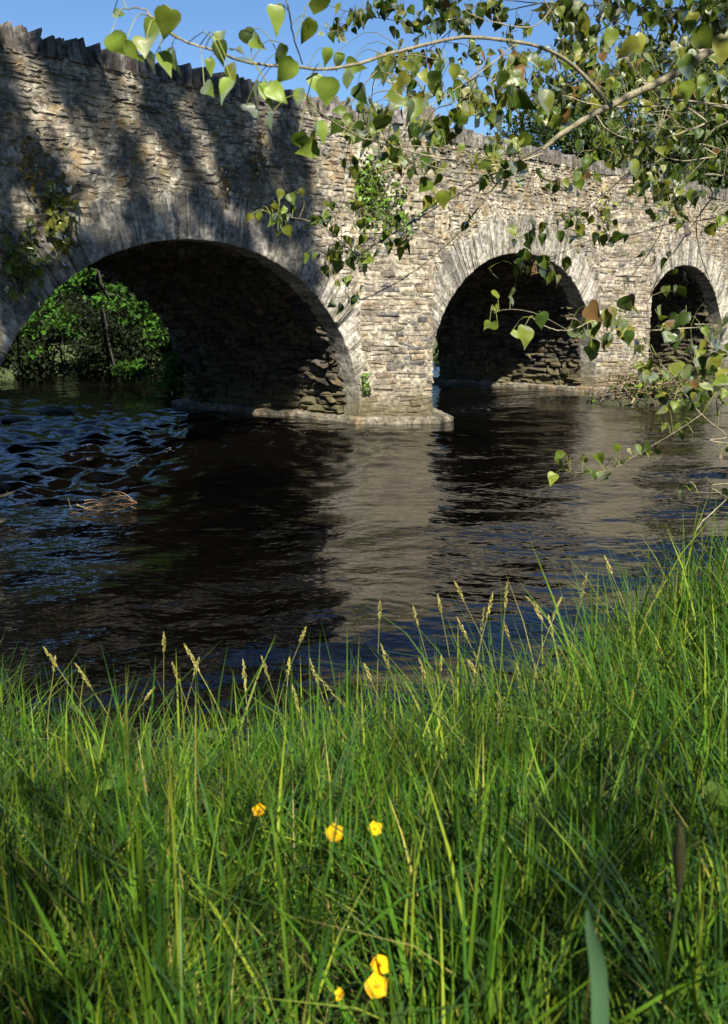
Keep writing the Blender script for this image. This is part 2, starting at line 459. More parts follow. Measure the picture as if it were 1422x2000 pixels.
def courses(u0, u1, v0, v1, r, h=(0.06, 0.16), l=(0.12, 0.46), hfun=None):
    v = v0
    while v < v1:
        hh = hfun(v) * r.uniform(0.8, 1.25) if hfun else r.uniform(*h)
        hh = min(hh, v1 - v) if v1 - v > 0.03 else v1 - v
        u = u0 - r.uniform(0, 0.3); top = min(v + hh, v1)
        ph = r.uniform(0, 6.28)
        while u < u1:
            L = r.uniform(*l) * (0.6 + 0.4 * hh / 0.12)
            a, b_ = max(u, u0), min(u + L, u1)
            if b_ - a > 0.03:
                d = lambda x: 0.012 * math.sin(x * 1.7 + ph)
                if hh > 0.12 and r.random() < 0.30:    # two thin slates instead of one block
                    m = v + hh * r.uniform(0.4, 0.6)
                    yield [(a, v + d(a)), (b_, v + d(b_)), (b_, m + d(b_)), (a, m + d(a))]
                    yield [(a, m + d(a)), (b_, m + d(b_)), (b_, top + d(b_)), (a, top + d(a))]
                else:
                    k = r.normal(0, 0.008, 4)
                    yield [(a + k[0], v + d(a)), (b_ + k[1], v + d(b_)), (b_ + k[2], top + d(b_)), (a + k[3], top + d(a))]
            u += L
        v += hh

r = np.random.default_rng(21)
def rough(q, r, k):
    q = np.asarray(q, float); h = np.ptp(q[:, 1]); return q + r.normal(0, 1, (4, 2)) * np.array([k * 1.4, min(k, h * 0.16)])
def wall_map(u, v, w): return wallp(u, w, v)
STONES = []     # (verts, colour, owner key)
def hf(v): return 0.055 if v > 4.55 else (0.078 if v > 3.9 else 0.088)
for q in courses(S0, S1, -0.25, Z_PAR, r, l=(0.08, 0.34), hfun=hf):
    q = np.array(q); c = q.mean(0)
    if in_ring(c[0], c[1], -0.10): continue
    if any(p[0] - 0.02 < c[0] < p[1] + 0.02 for p in PIERS): continue
    if any(p[0] < u < p[1] for p in PIERS for u in (q[0][0], q[1][0])):
        for p in PIERS:
            q[:, 0] = np.where((q[:, 0] > p[0]) & (q[:, 0] < p[1]), p[0] if c[0] < p[0] else p[1], q[:, 0])
    f = -0.018 + abs(r.normal(0, 0.012)); f = min(f, 0.028)
    STONES.append((stone_verts(rough(q, r, 0.022), wall_map, f, -0.09, 0.022, r), pal(r), 'wall'))

# cutwaters: pointed piers that run up to the parapet as refuges
CUT = []
for k, (pa, pb, o) in enumerate(PIERS):
    pm = 0.5 * (pa + pb)
    cb = MB()
    ring = [(pa, -0.020), (pm, o - 0.018), (pb, -0.020)]
    V = [wallp(s, w, z) for z in (-1.3, Z_PAR) for s, w in ring]
    cb.add(V, quads=[(0, 1, 4, 3), (1, 2, 5, 4)], tris=[(3, 4, 5)], col=mort)
    co = cb.build('cutwater', M_mort, bridge); CUT.append(co)
    for (sa, wa, sb, wb) in ((pa, 0.0, pm, o), (pm, o, pb, 0.0)):
        A = wallp(sa, wa, 0); B = wallp(sb, wb, 0); L = np.linalg.norm(B - A); d = (B - A) / L; n = np.cross(d, UP)
        fm = lambda u, v, w, A=A, d=d, n=n: A + d * u + n * w + UP * v
        for q in courses(0, L, 0.10, Z_PAR, r, l=(0.12, 0.45), hfun=lambda v: 0.085):
            f = min(-0.016 + abs(r.normal(0, 0.013)), 0.022)
            STONES.append((stone_verts(rough(q, r, 0.010), fm, f, -0.10, 0.016, r), pal(r, 0.72), 'cut%d' % k))

# vault stones on the side of each arch that shows (right half and part of the left)
for k, a in enumerate(ARCH):
    ths = np.linspace(0.0, math.pi * 0.62, 240); pts = np.array([arch_pt(a, x) for x in ths])
    arc = np.concatenate([[0], np.cumsum(np.hypot(*np.diff(pts, axis=0).T))])
    def bm(u, v, w, pts=pts, arc=arc):
        s = np.interp(v, arc, pts[:, 0]); z = np.interp(v, arc, pts[:, 1])
        s2 = np.interp(v + 0.02, arc, pts[:, 0]); z2 = np.interp(v + 0.02, arc, pts[:, 1])
        t_ = np.array([s2 - s, z2 - z]); t_ = t_ / (np.linalg.norm(t_) + 1e-9) if np.linalg.norm(t_) > 1e-6 else np.array([-1.0, 0])
        nx, nz = -t_[1], t_[0]            # towards the opening
        return wallp(s + nx * w, -u, z + nz * w)
    for q in courses(0.36, DEPTH - 0.1, 0.0, arc[-1] - 0.1, r, l=(0.12, 0.42), hfun=lambda v: 0.13):
        f = min(0.015 + abs(r.normal(0, 0.05)), 0.13)
        STONES.append((stone_verts(rough(q, r, 0.03), bm, f, -0.05, 0.035, r), pal(r, 0.17), 'vault'))  # tone cut far down to carry the vault's shade

# the stones that show largest become separate parts, the rest stay one mass per part
def project(V):
    d = V - np.array([0, 0, EYE])
    yc = d[:, 1] * math.cos(TILT) - d[:, 2] * math.sin(TILT); zc = d[:, 1] * math.sin(TILT) + d[:, 2] * math.cos(TILT)
    return CX + FPX * d[:, 0] / yc, CY - FPX * zc / yc
size = []
for V, c, key in STONES:
    x, y = project(V[8:12]); sx, sy = np.ptp(x), np.ptp(y)
    ok = 5 < x.mean() < 1417 and y.mean() > 0 and key != 'vault'
    size.append(min(sx, 3 * sy) * sy if ok else 0)
order = np.argsort(size)[::-1]; big = set(order[:300].tolist())
owner = {'wall': wall_o, 'cut0': CUT[0], 'cut1': CUT[1], 'vault': vault_o}
smat = {'wall': M_wall, 'cut0': M_cut, 'cut1': M_cut, 'vault': M_barrel}
mass = {k: MB() for k in owner}
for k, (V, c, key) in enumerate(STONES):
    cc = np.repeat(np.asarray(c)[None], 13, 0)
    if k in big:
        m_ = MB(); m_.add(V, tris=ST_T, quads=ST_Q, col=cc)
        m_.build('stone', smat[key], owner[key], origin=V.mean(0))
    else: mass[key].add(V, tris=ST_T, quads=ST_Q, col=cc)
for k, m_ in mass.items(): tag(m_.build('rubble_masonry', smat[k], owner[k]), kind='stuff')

# arch rings of thin slate voussoirs
for a in ARCH:
    c, h, rz, e, ringd = a
    ringo = empty('arch_ring', tuple(wallp(c, 0, rz)), bridge)
    ths = np.linspace(0.0, math.pi, 900); pts = np.array([arch_pt(a, x) for x in ths])
    arc = np.concatenate([[0], np.cumsum(np.hypot(*np.diff(pts, axis=0).T))])
    def ip(u): return np.array([np.interp(u, arc, pts[:, 0]), np.interp(u, arc, pts[:, 1])])
    u = 0.0
    while u < arc[-1] - 0.03:
        t_ = r.uniform(0.055, 0.125); u1 = min(u + t_, arc[-1])
        p0, p1 = ip(u), ip(u1)
        def nrm(x):
            d = ip(min(x + 0.05, arc[-1])) - ip(max(x - 0.05, 0)); d /= np.linalg.norm(d); nn_ = np.array([d[1], -d[0]])
            return nn_
        g = ringd * r.uniform(0.70, 1.12)
        ju = r.normal(0, 0.008)
        quad = np.array([p0 - 0.0 * nrm(u), p0 + nrm(u) * g, p1 + nrm(u1) * (g + r.normal(0, 0.02)), p1])
        u = u1
        if quad[:, 1].max() < -0.1: continue
        mid = quad.mean(0)
        f = 0.006 + abs(r.normal(0, 0.012))
        V = stone_verts(quad[::-1], wall_map, f, -0.38, 0.013, r)
        col = np.array([0.37, 0.35, 0.31]) * r.uniform(0.45, 1.20) * np.array([1, r.uniform(0.97, 1.0), r.uniform(0.9, 1.0)])
        m_ = MB(); m_.add(V, tris=ST_T, quads=ST_Q, col=col)
        m_.build('voussoir', M_vous, ringo, origin=V.mean(0))

# coping of upright slates
par = empty('parapet', tuple(wallp(5, -0.2, Z_PAR)), bridge)
runs = [((-7.7, 0), (PIERS[0][0], 0)), ((PIERS[0][0], 0), (0.5 * sum(PIERS[0][:2]), PIERS[0][2])), ((0.5 * sum(PIERS[0][:2]), PIERS[0][2]), (PIERS[0][1], 0)),
        ((PIERS[0][1], 0), (PIERS[1][0], 0)), ((PIERS[1][0], 0), (0.5 * sum(PIERS[1][:2]), PIERS[1][2])), ((0.5 * sum(PIERS[1][:2]), PIERS[1][2]), (PIERS[1][1], 0)), ((PIERS[1][1], 0), (17.4, 0))]
ncope = 0
for (sa, wa), (sb, wb) in runs:
    A = wallp(sa, wa, 0); B = wallp(sb, wb, 0); L = np.linalg.norm(B - A); d = (B - A) / L; n = np.cross(d, UP)
    u = 0.0
    while u < L - 0.03:
        t_ = r.uniform(0.035, 0.105) if sa < 0 else r.uniform(0.065, 0.14); u1 = min(u + t_, L)
        hh = r.uniform(0.15, 0.28); lean = r.normal(-0.015, 0.035)
        f0 = r.uniform(-0.04, 0.05)
        cth = r.uniform(0.3, 0.5)
        V = []
        for w in (-0.40 + r.normal(0, 0.02), f0):
            z1 = Z_PAR + hh + r.normal(0, 0.02); rr = r.uniform(0.15, 0.4) * t_
            prof = [(u, Z_PAR - 0.04), (u1 - 0.004, Z_PAR - 0.04), (u1 + lean - 0.004, z1 - r.uniform(0.02, 0.12)), (u1 + lean - rr, z1), (u + lean + rr, z1 - r.uniform(0, 0.03)), (u + lean, z1 - r.uniform(0.02, 0.12))]
            V += [A + d * x + n * w + UP * z for x, z in prof]
        V = np.array(V)
        Qs = [(k, (k + 1) % 6, 6 + (k + 1) % 6, 6 + k) for k in range(6)] + [(6, 7, 8, 11), (8, 9, 10, 11), (5, 2, 1, 0), (5, 4, 3, 2)]
        m_ = MB(); m_.add(V, quads=Qs, col=np.array([0.17, 0.16, 0.15]) * r.uniform(0.45, 1.6) * np.array([1, 0.97, r.uniform(0.85, 1.0)]))
        m_.build('coping_stone', M_cope, par, origin=V.mean(0)); ncope += 1
        u = u1

# footing ledges round the piers and along the inner faces
for (pa, pb, o) in PIERS:
    pm = 0.5 * (pa + pb); fb = MB()
    ring = [(pa - 0.17, -DEPTH - 0.3), (pa - 0.17, 0.10), (pm - 0.16, o + 0.26), (pm + 0.22, o + 0.30), (pb + 0.17, 0.10), (pb + 0.17, -DEPTH - 0.3)]
    # many points so that the edge is broken and worn
    P = []
    for (x0, w0), (x1, w1) in zip(ring, ring[1:] + ring[:1]):
        n_ = max(2, int(math.hypot(x1 - x0, w1 - w0) / 0.15))
        for k in range(n_): P.append((x0 + (x1 - x0) * k / n_ + r.normal(0, 0.018), w0 + (w1 - w0) * k / n_ + r.normal(0, 0.018)))
    n_ = len(P); cen = np.mean(P, 0)
    zt = 0.11 + r.normal(0, 0.012, n_)
    V = [wallp(s, w, -1.2) for s, w in P] + [wallp(s, w, z - 0.03) for (s, w), z in zip(P, zt)] + [wallp(s + (cen[0] - s) * 0.03, w + (cen[1] - w) * 0.02, z) for (s, w), z in zip(P, zt)] + [wallp(cen[0], cen[1], 0.13)]
    Qs = [(k, (k + 1) % n_, n_ + (k + 1) % n_, n_ + k) for k in range(n_)] + [(n_ + k, n_ + (k + 1) % n_, 2 * n_ + (k + 1) % n_, 2 * n_ + k) for k in range(n_)]
    fb.add(np.array(V), quads=Qs, tris=[(2 * n_ + k, 2 * n_ + (k + 1) % n_, 3 * n_) for k in range(n_)], col=(0.17, 0.15, 0.115))
    fb.build('footing', M_foot, bridge)

# ------------------------------------------------------------------ foliage helpers
def leaf_shape(L, wid=0.92, fold=0.18, bend=0.25, cup=0.0):
    """heart-shaped pointed leaf, base at origin, length along +X, normal +Z: 20 triangles"""
    xs = [(-0.03, 0.20), (0.07, 0.40), (0.26, 0.48), (0.48, 0.40), (0.70, 0.215), (0.87, 0.08)]
    mid = [0.0, 0.12, 0.28, 0.48, 0.70, 0.88, 1.0]
    V = [(x, 0, 0) for x in mid] + [(x, y * wid, 0) for x, y in xs] + [(x, -y * wid, 0) for x, y in xs]
    V = np.array(V, float)
    V[:, 2] = np.abs(V[:, 1]) * fold - bend * V[:, 0] ** 2 + cup * V[:, 1] ** 2
    T = []
    for o, f in ((7, 0), (13, 1)):
        for k in range(5):
            for t_ in ((k, k + 1, o + k), (k + 1, o + k + 1, o + k)): T.append(t_ if f else t_[::-1])
        T.append((5, 6, o + 5) if f else (6, 5, o + 5))
    T += [(0, 7, 7), ] * 0
    return V * L, T

def basis(xdir, nrm):
    x = unit(xdir); n = np.asarray(nrm, float); n = unit(n - x * np.dot(n, x)); y = np.cross(n, x)
    return np.stack([x, y, n])      # rows

def scatter_leaves(mb, P, L, r, cols, up=0.5, fold=0.25, down=0.35):
    """many small four-triangle leaves at points P (n,3) with lengths L (n,), colours (n,3)"""
    n = len(P)
    d = r.normal(0, 1, (n, 3)); d[:, 2] -= down; d /= np.linalg.norm(d, axis=1)[:, None]
    m = r.normal(0, 1, (n, 3)); m[:, 2] += up * 2; m -= d * (m * d).sum(1)[:, None]; m /= np.linalg.norm(m, axis=1)[:, None]
    y = np.cross(m, d); L = np.broadcast_to(L, (n,))[:, None]
    loc = [(0, 0, 0), (0.35, 0.38, fold * 0.38), (1, 0, -0.12), (0.35, -0.38, fold * 0.38), (0.5, 0, 0)]
    V = np.stack([P + L * (a * d + b * y + c * m) for a, b, c in loc], 1).reshape(-1, 3)
    k = np.arange(n)[:, None] * 5
    T = np.concatenate([k + np.array(t_) for t_ in ((0, 4, 1), (4, 2, 1), (0, 3, 4), (4, 3, 2))])
    mb.add(V, tris=T, col=np.repeat(cols, 5, 0))

def ground_at(x, y):
    return float(bank_z(np.array([x]), np.array([y]))[0])

def make_tree(name, x, y, z0, h, crown_z, rad, nclump, per, lsize, base, label, cat='tree', group=None, r=None, squash=0.8, trunk_r=0.16, clump_r=0.7, limbs=14, bark=(0.11, 0.09, 0.065)):
    t = empty(name, (x, y, z0)); tag(t, label, cat, group)
    tb = MB()
    P = resample([(x, y, z0 - 0.3, trunk_r * 1.5), (x + r.normal(0, .1), y + r.normal(0, .1), z0 + h * 0.3, trunk_r), (x + r.normal(0, .25), y + r.normal(0, .25), z0 + h * 0.65, trunk_r * 0.6), (x + r.normal(0, .2), y, z0 + h * 0.93, 0.03)], 18)
    tube(tb, P[:, :3], P[:, 3], 9, bark)
    cl = []
    for k in range(nclump):
        d = r.normal(0, 1, 3); d /= np.linalg.norm(d); q = r.uniform(0.45, 1.0) ** 0.5
        zc = z0 + crown_z + (h - crown_z) * 0.5
        cl.append(np.array([x + d[0] * rad * q, y + d[1] * rad * q, zc + d[2] * (h - crown_z) * 0.5 * q]))
    for k in range(min(limbs, nclump)):
        zf = P[int(r.uniform(4, 15)), :3]; e = cl[k]
        m = (zf + e) / 2 + np.array([0, 0, r.uniform(-0.3, 0.3)])
        Q = resample([(*zf, trunk_r * 0.35), (*m, trunk_r * 0.2), (*e, 0.015)], 8)
        tube(tb, Q[:, :3], Q[:, 3], 6, bark)
    tb.build('trunk', M_bark, t)
    cb = MB()
    for c in cl:
        n = int(per * r.uniform(0.6, 1.4)); cr = clump_r * r.uniform(0.6, 1.4)
        d = r.normal(0, 1, (n, 3)); d /= np.linalg.norm(d, axis=1)[:, None]
        pts = c + d * (r.uniform(0, 1, n) ** 0.45 * cr)[:, None] * np.array([1, 1, squash])
        cols = np.asarray(base) * r.uniform(0.55, 1.45, (n, 1)) * np.array([1, 1, 1]) * (1 + r.normal(0, 0.12)) + np.asarray(base) * np.array([0.5, 0.2, 0]) * r.uniform(0, 1, (n, 1))
        scatter_leaves(cb, pts, lsize * r.uniform(0.6, 1.25, n), r, cols)
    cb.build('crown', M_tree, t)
    return t

# ------------------------------------------------------------------ trees behind the bridge
tr = np.random.default_rng(5)
def zfar(x, y): return float(far_z(np.array([float(x)]), np.array([float(y)]))[0])
# sycamore seen through the first arch: its shade is put into near-black leaf colours
back = [   # x, y, height, crown base, radius, label
    (-11.5, 33.0, 4.6, 0.0, 3.0, 'leafy sycamore seen low through the largest arch'),
    (-7.0, 34.0, 4.4, 0.0, 3.0, 'broad sycamore behind the lit boughs in the first arch opening'),
    (-2.5, 35.0, 4.6, 0.0, 3.0, 'dark bushy tree behind the first pier of the bridge'),
    (3.0, 35.0, 6.0, 0.0, 3.2, 'dark bushy tree standing behind the second arch'),
    (-15.5, 37.0, 4.6, 0.0, 3.6, 'shade-coloured tree upstream at the far end of the first arch'),
    (-10.0, 39.0, 4.8, 0.0, 3.8, 'shade-coloured tree on the far bank behind the sycamores'),
]
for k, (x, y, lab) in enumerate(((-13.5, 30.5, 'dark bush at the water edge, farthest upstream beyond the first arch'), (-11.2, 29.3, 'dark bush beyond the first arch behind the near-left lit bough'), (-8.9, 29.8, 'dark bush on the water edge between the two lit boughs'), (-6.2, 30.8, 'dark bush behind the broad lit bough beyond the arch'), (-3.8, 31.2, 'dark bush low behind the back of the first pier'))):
    make_tree('shade_toned_bush', x, y, -1.0, 3.6, 0.0, 2.0, 60, 260, 0.13, (0.008, 0.015, 0.005), lab, 'bush', group='dark bushes at the far water edge', r=tr, clump_r=0.6, trunk_r=0.018, limbs=0, bark=(0.03, 0.025, 0.02))  # unlit look of these bushes is painted as near-black leaves and bark
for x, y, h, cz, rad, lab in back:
    make_tree('sycamore_tree', x, y, zfar(x, y), h, cz, rad, 50, 330, 0.17, (0.010, 0.020, 0.006), lab, group='trees beyond the bridge', r=tr, clump_r=0.85, limbs=0, bark=(0.03, 0.025, 0.02))  # leaves and bark darkened in place of shade on the far bank
right = [
    (7.8, 41.0, 9.6, 1.0, 3.0, 'dark green tree rising behind the parapet above the second arch'),
    (13.0, 44.0, 12.6, 1.0, 3.8, 'tallest dark green tree behind the parapet above the third arch'),
    (17.5, 46.0, 13.4, 1.0, 4.2, 'wide dark tree at the far end of the bridge'),
    (11.2, 37.0, 8.8, 0.5, 3.0, 'lower bushy tree close behind the coping between second and third arch'),
    (15.2, 39.5, 9.6, 0.5, 3.2, 'bushy tree close behind the coping over the third arch'),
    (19.5, 39.0, 10.0, 0.5, 3.4, 'bushy tree behind the far abutment'),
]
for x, y, h, cz, rad, lab in right:
    make_tree('bank_tree', x, y, zfar(x, y), h, cz, rad, 80, 360, 0.17, (0.022, 0.045, 0.009), lab, group='trees behind the parapet', r=tr, clump_r=0.9)

# lit boughs under the arch: dense sprays hanging towards the water
def bough(pxs, D, n, lsize, spread, base, label, r):
    t = empty('sycamore_bough', tuple(at(*pxs[-1], D))); tag(t, label, 'bough', 'boughs seen through the first arch')
    sb = MB(); P = np.array([at(px, py, D + r.normal(0, 0.15)) for px, py in pxs])
    root = P[0] + np.array([-1.0, 3.0, 1.4])
    Q = resample(np.vstack([root, P]), 14); tube(sb, Q, np.linspace(0.03, 0.008, 14), 6, (0.03, 0.026, 0.02)); sb.build('stem', M_bark, t)
    cb = MB(); Q = resample(P, 40)
    for k in range(n):
        c = Q[r.integers(40)] + r.normal(0, 1, 3) * spread * np.array([0.6, 1, 0.55])
        m = 26; pts = c + r.normal(0, 1, (m, 3)) * np.array([0.13, 0.13, 0.05])
        cols = np.asarray(base) * r.uniform(0.6, 1.4, (m, 1))
        scatter_leaves(cb, pts, lsize * r.uniform(0.7, 1.2, m), r, cols, up=1.2)
    cb.build('foliage', M_tree, t)
G = (0.038, 0.098, 0.012)
bough([(20, 640), (60, 625), (105, 610), (120, 640), (60, 675)], 25.2, 20, 0.15, 0.25, G, 'bright green bough at the near-left side of the first arch opening', tr)
bough([(100, 590), (135, 560), (160, 540), (185, 525)], 25.2, 13, 0.15, 0.18, G, 'bright green bough high on the curve inside the first arch', tr)
bough([(205, 570), (255, 575), (290, 610), (320, 650), (290, 655)], 25.2, 30, 0.15, 0.32, G, 'broad lit bough hanging in the middle of the first arch opening', tr)
bough([(225, 715), (255, 715), (280, 722)], 25.2, 14, 0.15, 0.12, G, 'small lit spray just above the water inside the first arch', tr)
bough([(345, 690), (340, 740), (325, 785), (300, 795)], 22.5, 48, 0.13, 0.15, (0.05, 0.12, 0.015), 'leafy clump trailing into the water at the back of the first pier', tr)

# tall trees on the near bank behind the camera: their crowns throw the dappled shade
for x, y, h, cz, rad, ncl, per, lab in (
        (-1.2, -2.0, 20.8, 14.5, 4.4, 250, 150, 'tall tree on the near bank behind the grass'),):
    make_tree('bank_tree', x, y, 0.7, h, cz, rad, ncl, per, 0.17, (0.035, 0.07, 0.014), lab, group='trees on the near bank', r=np.random.default_rng(314), clump_r=0.34, trunk_r=0.26)

make_tree('shade_caster_bush', 0.5, -2.95, 0.8, 4.0, 0.0, 1.9, 50, 150, 0.075, (0.03, 0.06, 0.012), 'unseen bush added behind the viewer to shade the near grass', 'bush', r=np.random.default_rng(12), clump_r=0.5, trunk_r=0.08)  # out-of-view bush, added behind the camera to shade the near grass

# unseen trees added downstream and behind the camera to close off sky light
wb = MB(); wt = np.random.default_rng(61)
def wood(x, y, h, rad):
    P = resample([(x, y, 0.2, 0.3), (x + wt.normal(0, .3), y, h * 0.5, 0.2), (x, y, h * 0.9, 0.05)], 8); tube(wb, P[:, :3], P[:, 3], 7, (0.07, 0.06, 0.045))
    for k in range(34):
        d = wt.normal(0, 1, 3); d = unit(d) * wt.uniform(0.5, 1) ** 0.5
        c = np.array([x + d[0] * rad, y + d[1] * rad, h * 0.54 + d[2] * h * 0.44]); n = 46
        scatter_leaves(wb, c + wt.normal(0, 0.75, (n, 3)), 0.5 * wt.uniform(0.6, 1.2, n), wt, np.array([(0.030, 0.055, 0.011)]) * wt.uniform(0.6, 1.3, (n, 1)))
for w in (4, 10, 16, 22, 28, 34): p = P0 + WD * (23.5 + wt.normal(0, 1)) + NN * w; wood(p[0], p[1], wt.uniform(13, 17), 4.2)
for x, y, h in ((-15, -6, 11), (-14, -12, 16), (-8, -14, 14), (-2, -19, 12), (5, -21, 12), (11, -17, 13), (16, -12, 17), (20, -7, 17), (13, -9, 15), (27, -14, 17), (34, -8, 17)): wood(x, y, h, 4.0)
tag(wb.build('sky_blocker_trees', M_tree), 'unseen trees added along the river banks to block sky light', 'sky_blocker_trees', kind='stuff')

# ------------------------------------------------------------------ ivy and wall plants
def wall_px(px, py, off=0.0):
    a = at(px, py, 1.0) - np.array([0, 0, EYE]); o = np.array([0, 0, EYE])
    k = ((P0 + NN * off - o) @ NN) / (a @ NN); return o + a * k
def cut_px(px, py, off=0.06):
    A = wallp(PIERS[0][0], 0, 0); B = wallp(0.5 * sum(PIERS[0][:2]), PIERS[0][2], 0); n = unit(np.cross(B - A, UP))
    a = at(px, py, 1.0) - np.array([0, 0, EYE]); o = np.array([0, 0, EYE])
    return o + a * (((A + n * off - o) @ n) / (a @ n)), n
ir = np.random.default_rng(9)
c0, cn = cut_px(725, 365)
iv = empty('ivy_plant', tuple(c0)); tag(iv, 'bright green ivy clump growing on the first cutwater below the parapet', 'ivy')
sb = MB(); lb = MB()
for k in range(9):
    p0, _ = cut_px(730 + ir.normal(0, 8), 425 + ir.normal(0, 8), 0.02); p1, _ = cut_px(ir.uniform(675, 790), ir.uniform(300, 400), 0.05)
    Q = resample([p0, (p0 + p1) / 2 + ir.normal(0, .06, 3), p1], 8); tube(sb, Q, np.linspace(0.012, 0.004, 8), 5, (0.09, 0.07, 0.045))
sb.build('stem', M_bark, iv)
pts = []
for k in range(520):
    x, y = ir.normal(720, 32), ir.normal(365, 34)
    if x < 662 or x > 800 or y > 440: continue
    p, n_ = cut_px(x, y, abs(ir.normal(0, 0.07)) + 0.02); pts.append(p)
for k in range(140):
    p, n_ = cut_px(ir.normal(765, 28), ir.normal(430, 22), abs(ir.normal(0, 0.06)) + 0.02); pts.append(p)
pts = np.array(pts); n_ = len(pts)
scatter_leaves(lb, pts, 0.105 * ir.uniform(0.6, 1.2, n_), ir, np.array([(0.075, 0.155, 0.018)]) * ir.uniform(0.5, 1.5, (n_, 1)) + np.array([(0.05, 0.03, 0)]) * ir.uniform(0, 1, (n_, 1)) ** 2, up=0.4, down=0.2)
tag(lb.build('foliage', M_ivy, iv), kind='stuff')

def wall_plant(px, py, n, sp, lab, pos=None, L=0.16, base=(0.10, 0.13, 0.02)):
    c = wall_px(px, py, 0.03) if pos is None else pos
    o = empty('wall_plant', tuple(c)); tag(o, lab, 'plant', 'plants rooted in the bridge wall')
    pb, st = MB(), MB()
    m = 4
    for k in range(m):
        e = c + NN * 0.12 + WD * ir.normal(0, sp * 0.5) + UP * ir.normal(0, sp); tube(st, resample([c - NN * 0.08, c + NN * 0.05, e], 5), 0.006, 5, (0.10, 0.09, 0.04))
    st.build('stem', M_bark, o)
    P = c + NN * np.abs(ir.normal(0, 0.06, (n, 1))) + WD * ir.normal(0, sp * 0.6, (n, 1)) + UP * ir.normal(0, sp, (n, 1))
    scatter_leaves(pb, P, L * ir.uniform(0.5, 1.2, n), ir, np.asarray(base) * ir.uniform(0.6, 1.5, (n, 1)), up=0.3, down=0.6)
    tag(pb.build('foliage', M_ivy, o), kind='stuff')
wall_plant(112, 425, 150, 0.24, 'yellow-green plant trailing down the spandrel left of the first arch', base=(0.13, 0.14, 0.02))
wall_plant(40, 505, 170, 0.22, 'green tuft on the wall just above the left haunch of the first arch')
wall_plant(60, 310, 70, 0.22, 'ochre wall plant high on the wall at the left edge', base=(0.17, 0.12, 0.03), L=0.10)
wall_plant(500, 300, 60, 0.20, 'ochre wall plant on the spandrel above the crown of the first arch', base=(0.19, 0.13, 0.03), L=0.09)
wall_plant(440, 345, 40, 0.14, 'small orange-tinted plant close above the first arch ring', base=(0.19, 0.12, 0.03), L=0.08)
wall_plant(960, 300, 50, 0.18, 'green plant under the coping right of the first cutwater')
wall_plant(1180, 420, 70, 0.25, 'yellowish plant on the spandrel between the second and third arch', base=(0.14, 0.15, 0.03))
wall_plant(712, 752, 46, 0.07, 'small bright green tuft at the foot of the first cutwater', pos=cut_px(712, 752, 0.03)[0], L=0.10, base=(0.08, 0.16, 0.02))

# ------------------------------------------------------------------ poplar with overhanging branches
pr = np.random.default_rng(33)
poplar = empty('poplar_tree', (4.3, 4.0, 0.5))
tag(poplar, 'poplar whose leafy branches hang into the view over the river and bridge', 'tree')
BR = []
def branch(pts, r0, r1, pale=1.0, n=None, name='branch'):
    """pts: (px, py, D); a world point may be given as ('w', x, y, z)"""
    P = np.array([p[1:] if p[0] == 'w' else at(*p) for p in pts], float)
    n = n or 6 * len(P)
    Q = resample(P, n)
    Q += np.cumsum(pr.normal(0, 0.0012, Q.shape), 0) * np.linspace(0, 1, n)[:, None]
    rad = np.linspace(r0 * 0.48, r1 * 0.75, n) * (1 + 0.10 * np.sin(np.arange(n) * 1.7))
    mb = MB(); tube(mb, Q, rad, 8 if r0 > 0.006 else 6, np.array([0.22, 0.195, 0.13]) * pale)
    mb.build(name, M_bark, poplar, smooth=True)
    BR.append(Q); return Q
TP = ('w', 4.3, 4.0, 2.4)
tb = MB(); Q = resample([(4.3, 4.0, 0.2, .24), (4.25, 4.0, 2.0, .19), (4.4, 4.2, 5.0, .15), (4.2, 4.5, 8.5, .09), (4.3, 4.4, 12, .03)], 30)
tube(tb, Q[:, :3], Q[:, 3], 12, (0.16, 0.14, 0.11)); tb.build('trunk', M_bark, poplar, smooth=True)
branch([TP, (1700, -40, 3.7), (1500, 48, 3.5), (1400, 92, 3.4), (1330, 138, 3.35), (1245, 182, 3.3), (1190, 208, 3.25), (1165, 222, 3.22), (1105, 262, 3.2), (1062, 298, 3.2)], 0.034, 0.0095, 0.85)
branch([(1100, 266, 3.2), (1040, 298, 3.2), (950, 345, 3.2), (860, 395, 3.2), (780, 440, 3.15), (690, 492, 3.1)], 0.009, 0.003, 0.35)
branch([(1190, 212, 3.25), (1165, 175, 3.2), (1110, 120, 3.1), (1050, 90, 3.0), (970, 76, 2.9), (900, 72, 2.8), (830, 85, 2.65), (770, 100, 2.5), (700, 122, 2.4), (630, 135, 2.3), (560, 128, 2.2), (480, 122, 2.1), (400, 95, 2.0), (330, 70, 1.95), (290, 35, 1.9), (262, 10, 1.9), (238, 3, 1.9)], 0.0125, 0.0016, 0.9, 110)
branch([(1010, 322, 3.2), (965, 365, 3.25), (905, 440, 3.3), (850, 492, 3.35), (790, 535, 3.4), (715, 572, 3.4), (690, 577, 3.4)], 0.006, 0.0025, 0.9)
branch([(1060, 300, 3.2), (1010, 316, 3.1), (950, 322, 3.0), (880, 312, 2.9), (800, 296, 2.8), (740, 280, 2.6), (690, 263, 2.45), (635, 228, 2.3), (590, 198, 2.2)], 0.006, 0.0018, 1.25)
branch([(1000, 318, 3.1), (960, 312, 3.0), (900, 300, 2.9), (840, 285, 2.8), (800, 282, 2.75)], 0.003, 0.0015, 1.2)
branch([(1030, 312, 3.15), (960, 338, 3.0), (900, 337, 2.9), (845, 325, 2.85), (805, 300, 2.8), (785, 280, 2.75)], 0.0035, 0.0014, 1.2)
branch([('w', 3.4, 3.9, 2.45), (1422, 207, 3.5), (1290, 209, 3.4), (1180, 210, 3.3), (1120, 198, 3.25), (1090, 188, 3.2)], 0.007, 0.0018, 1.2)
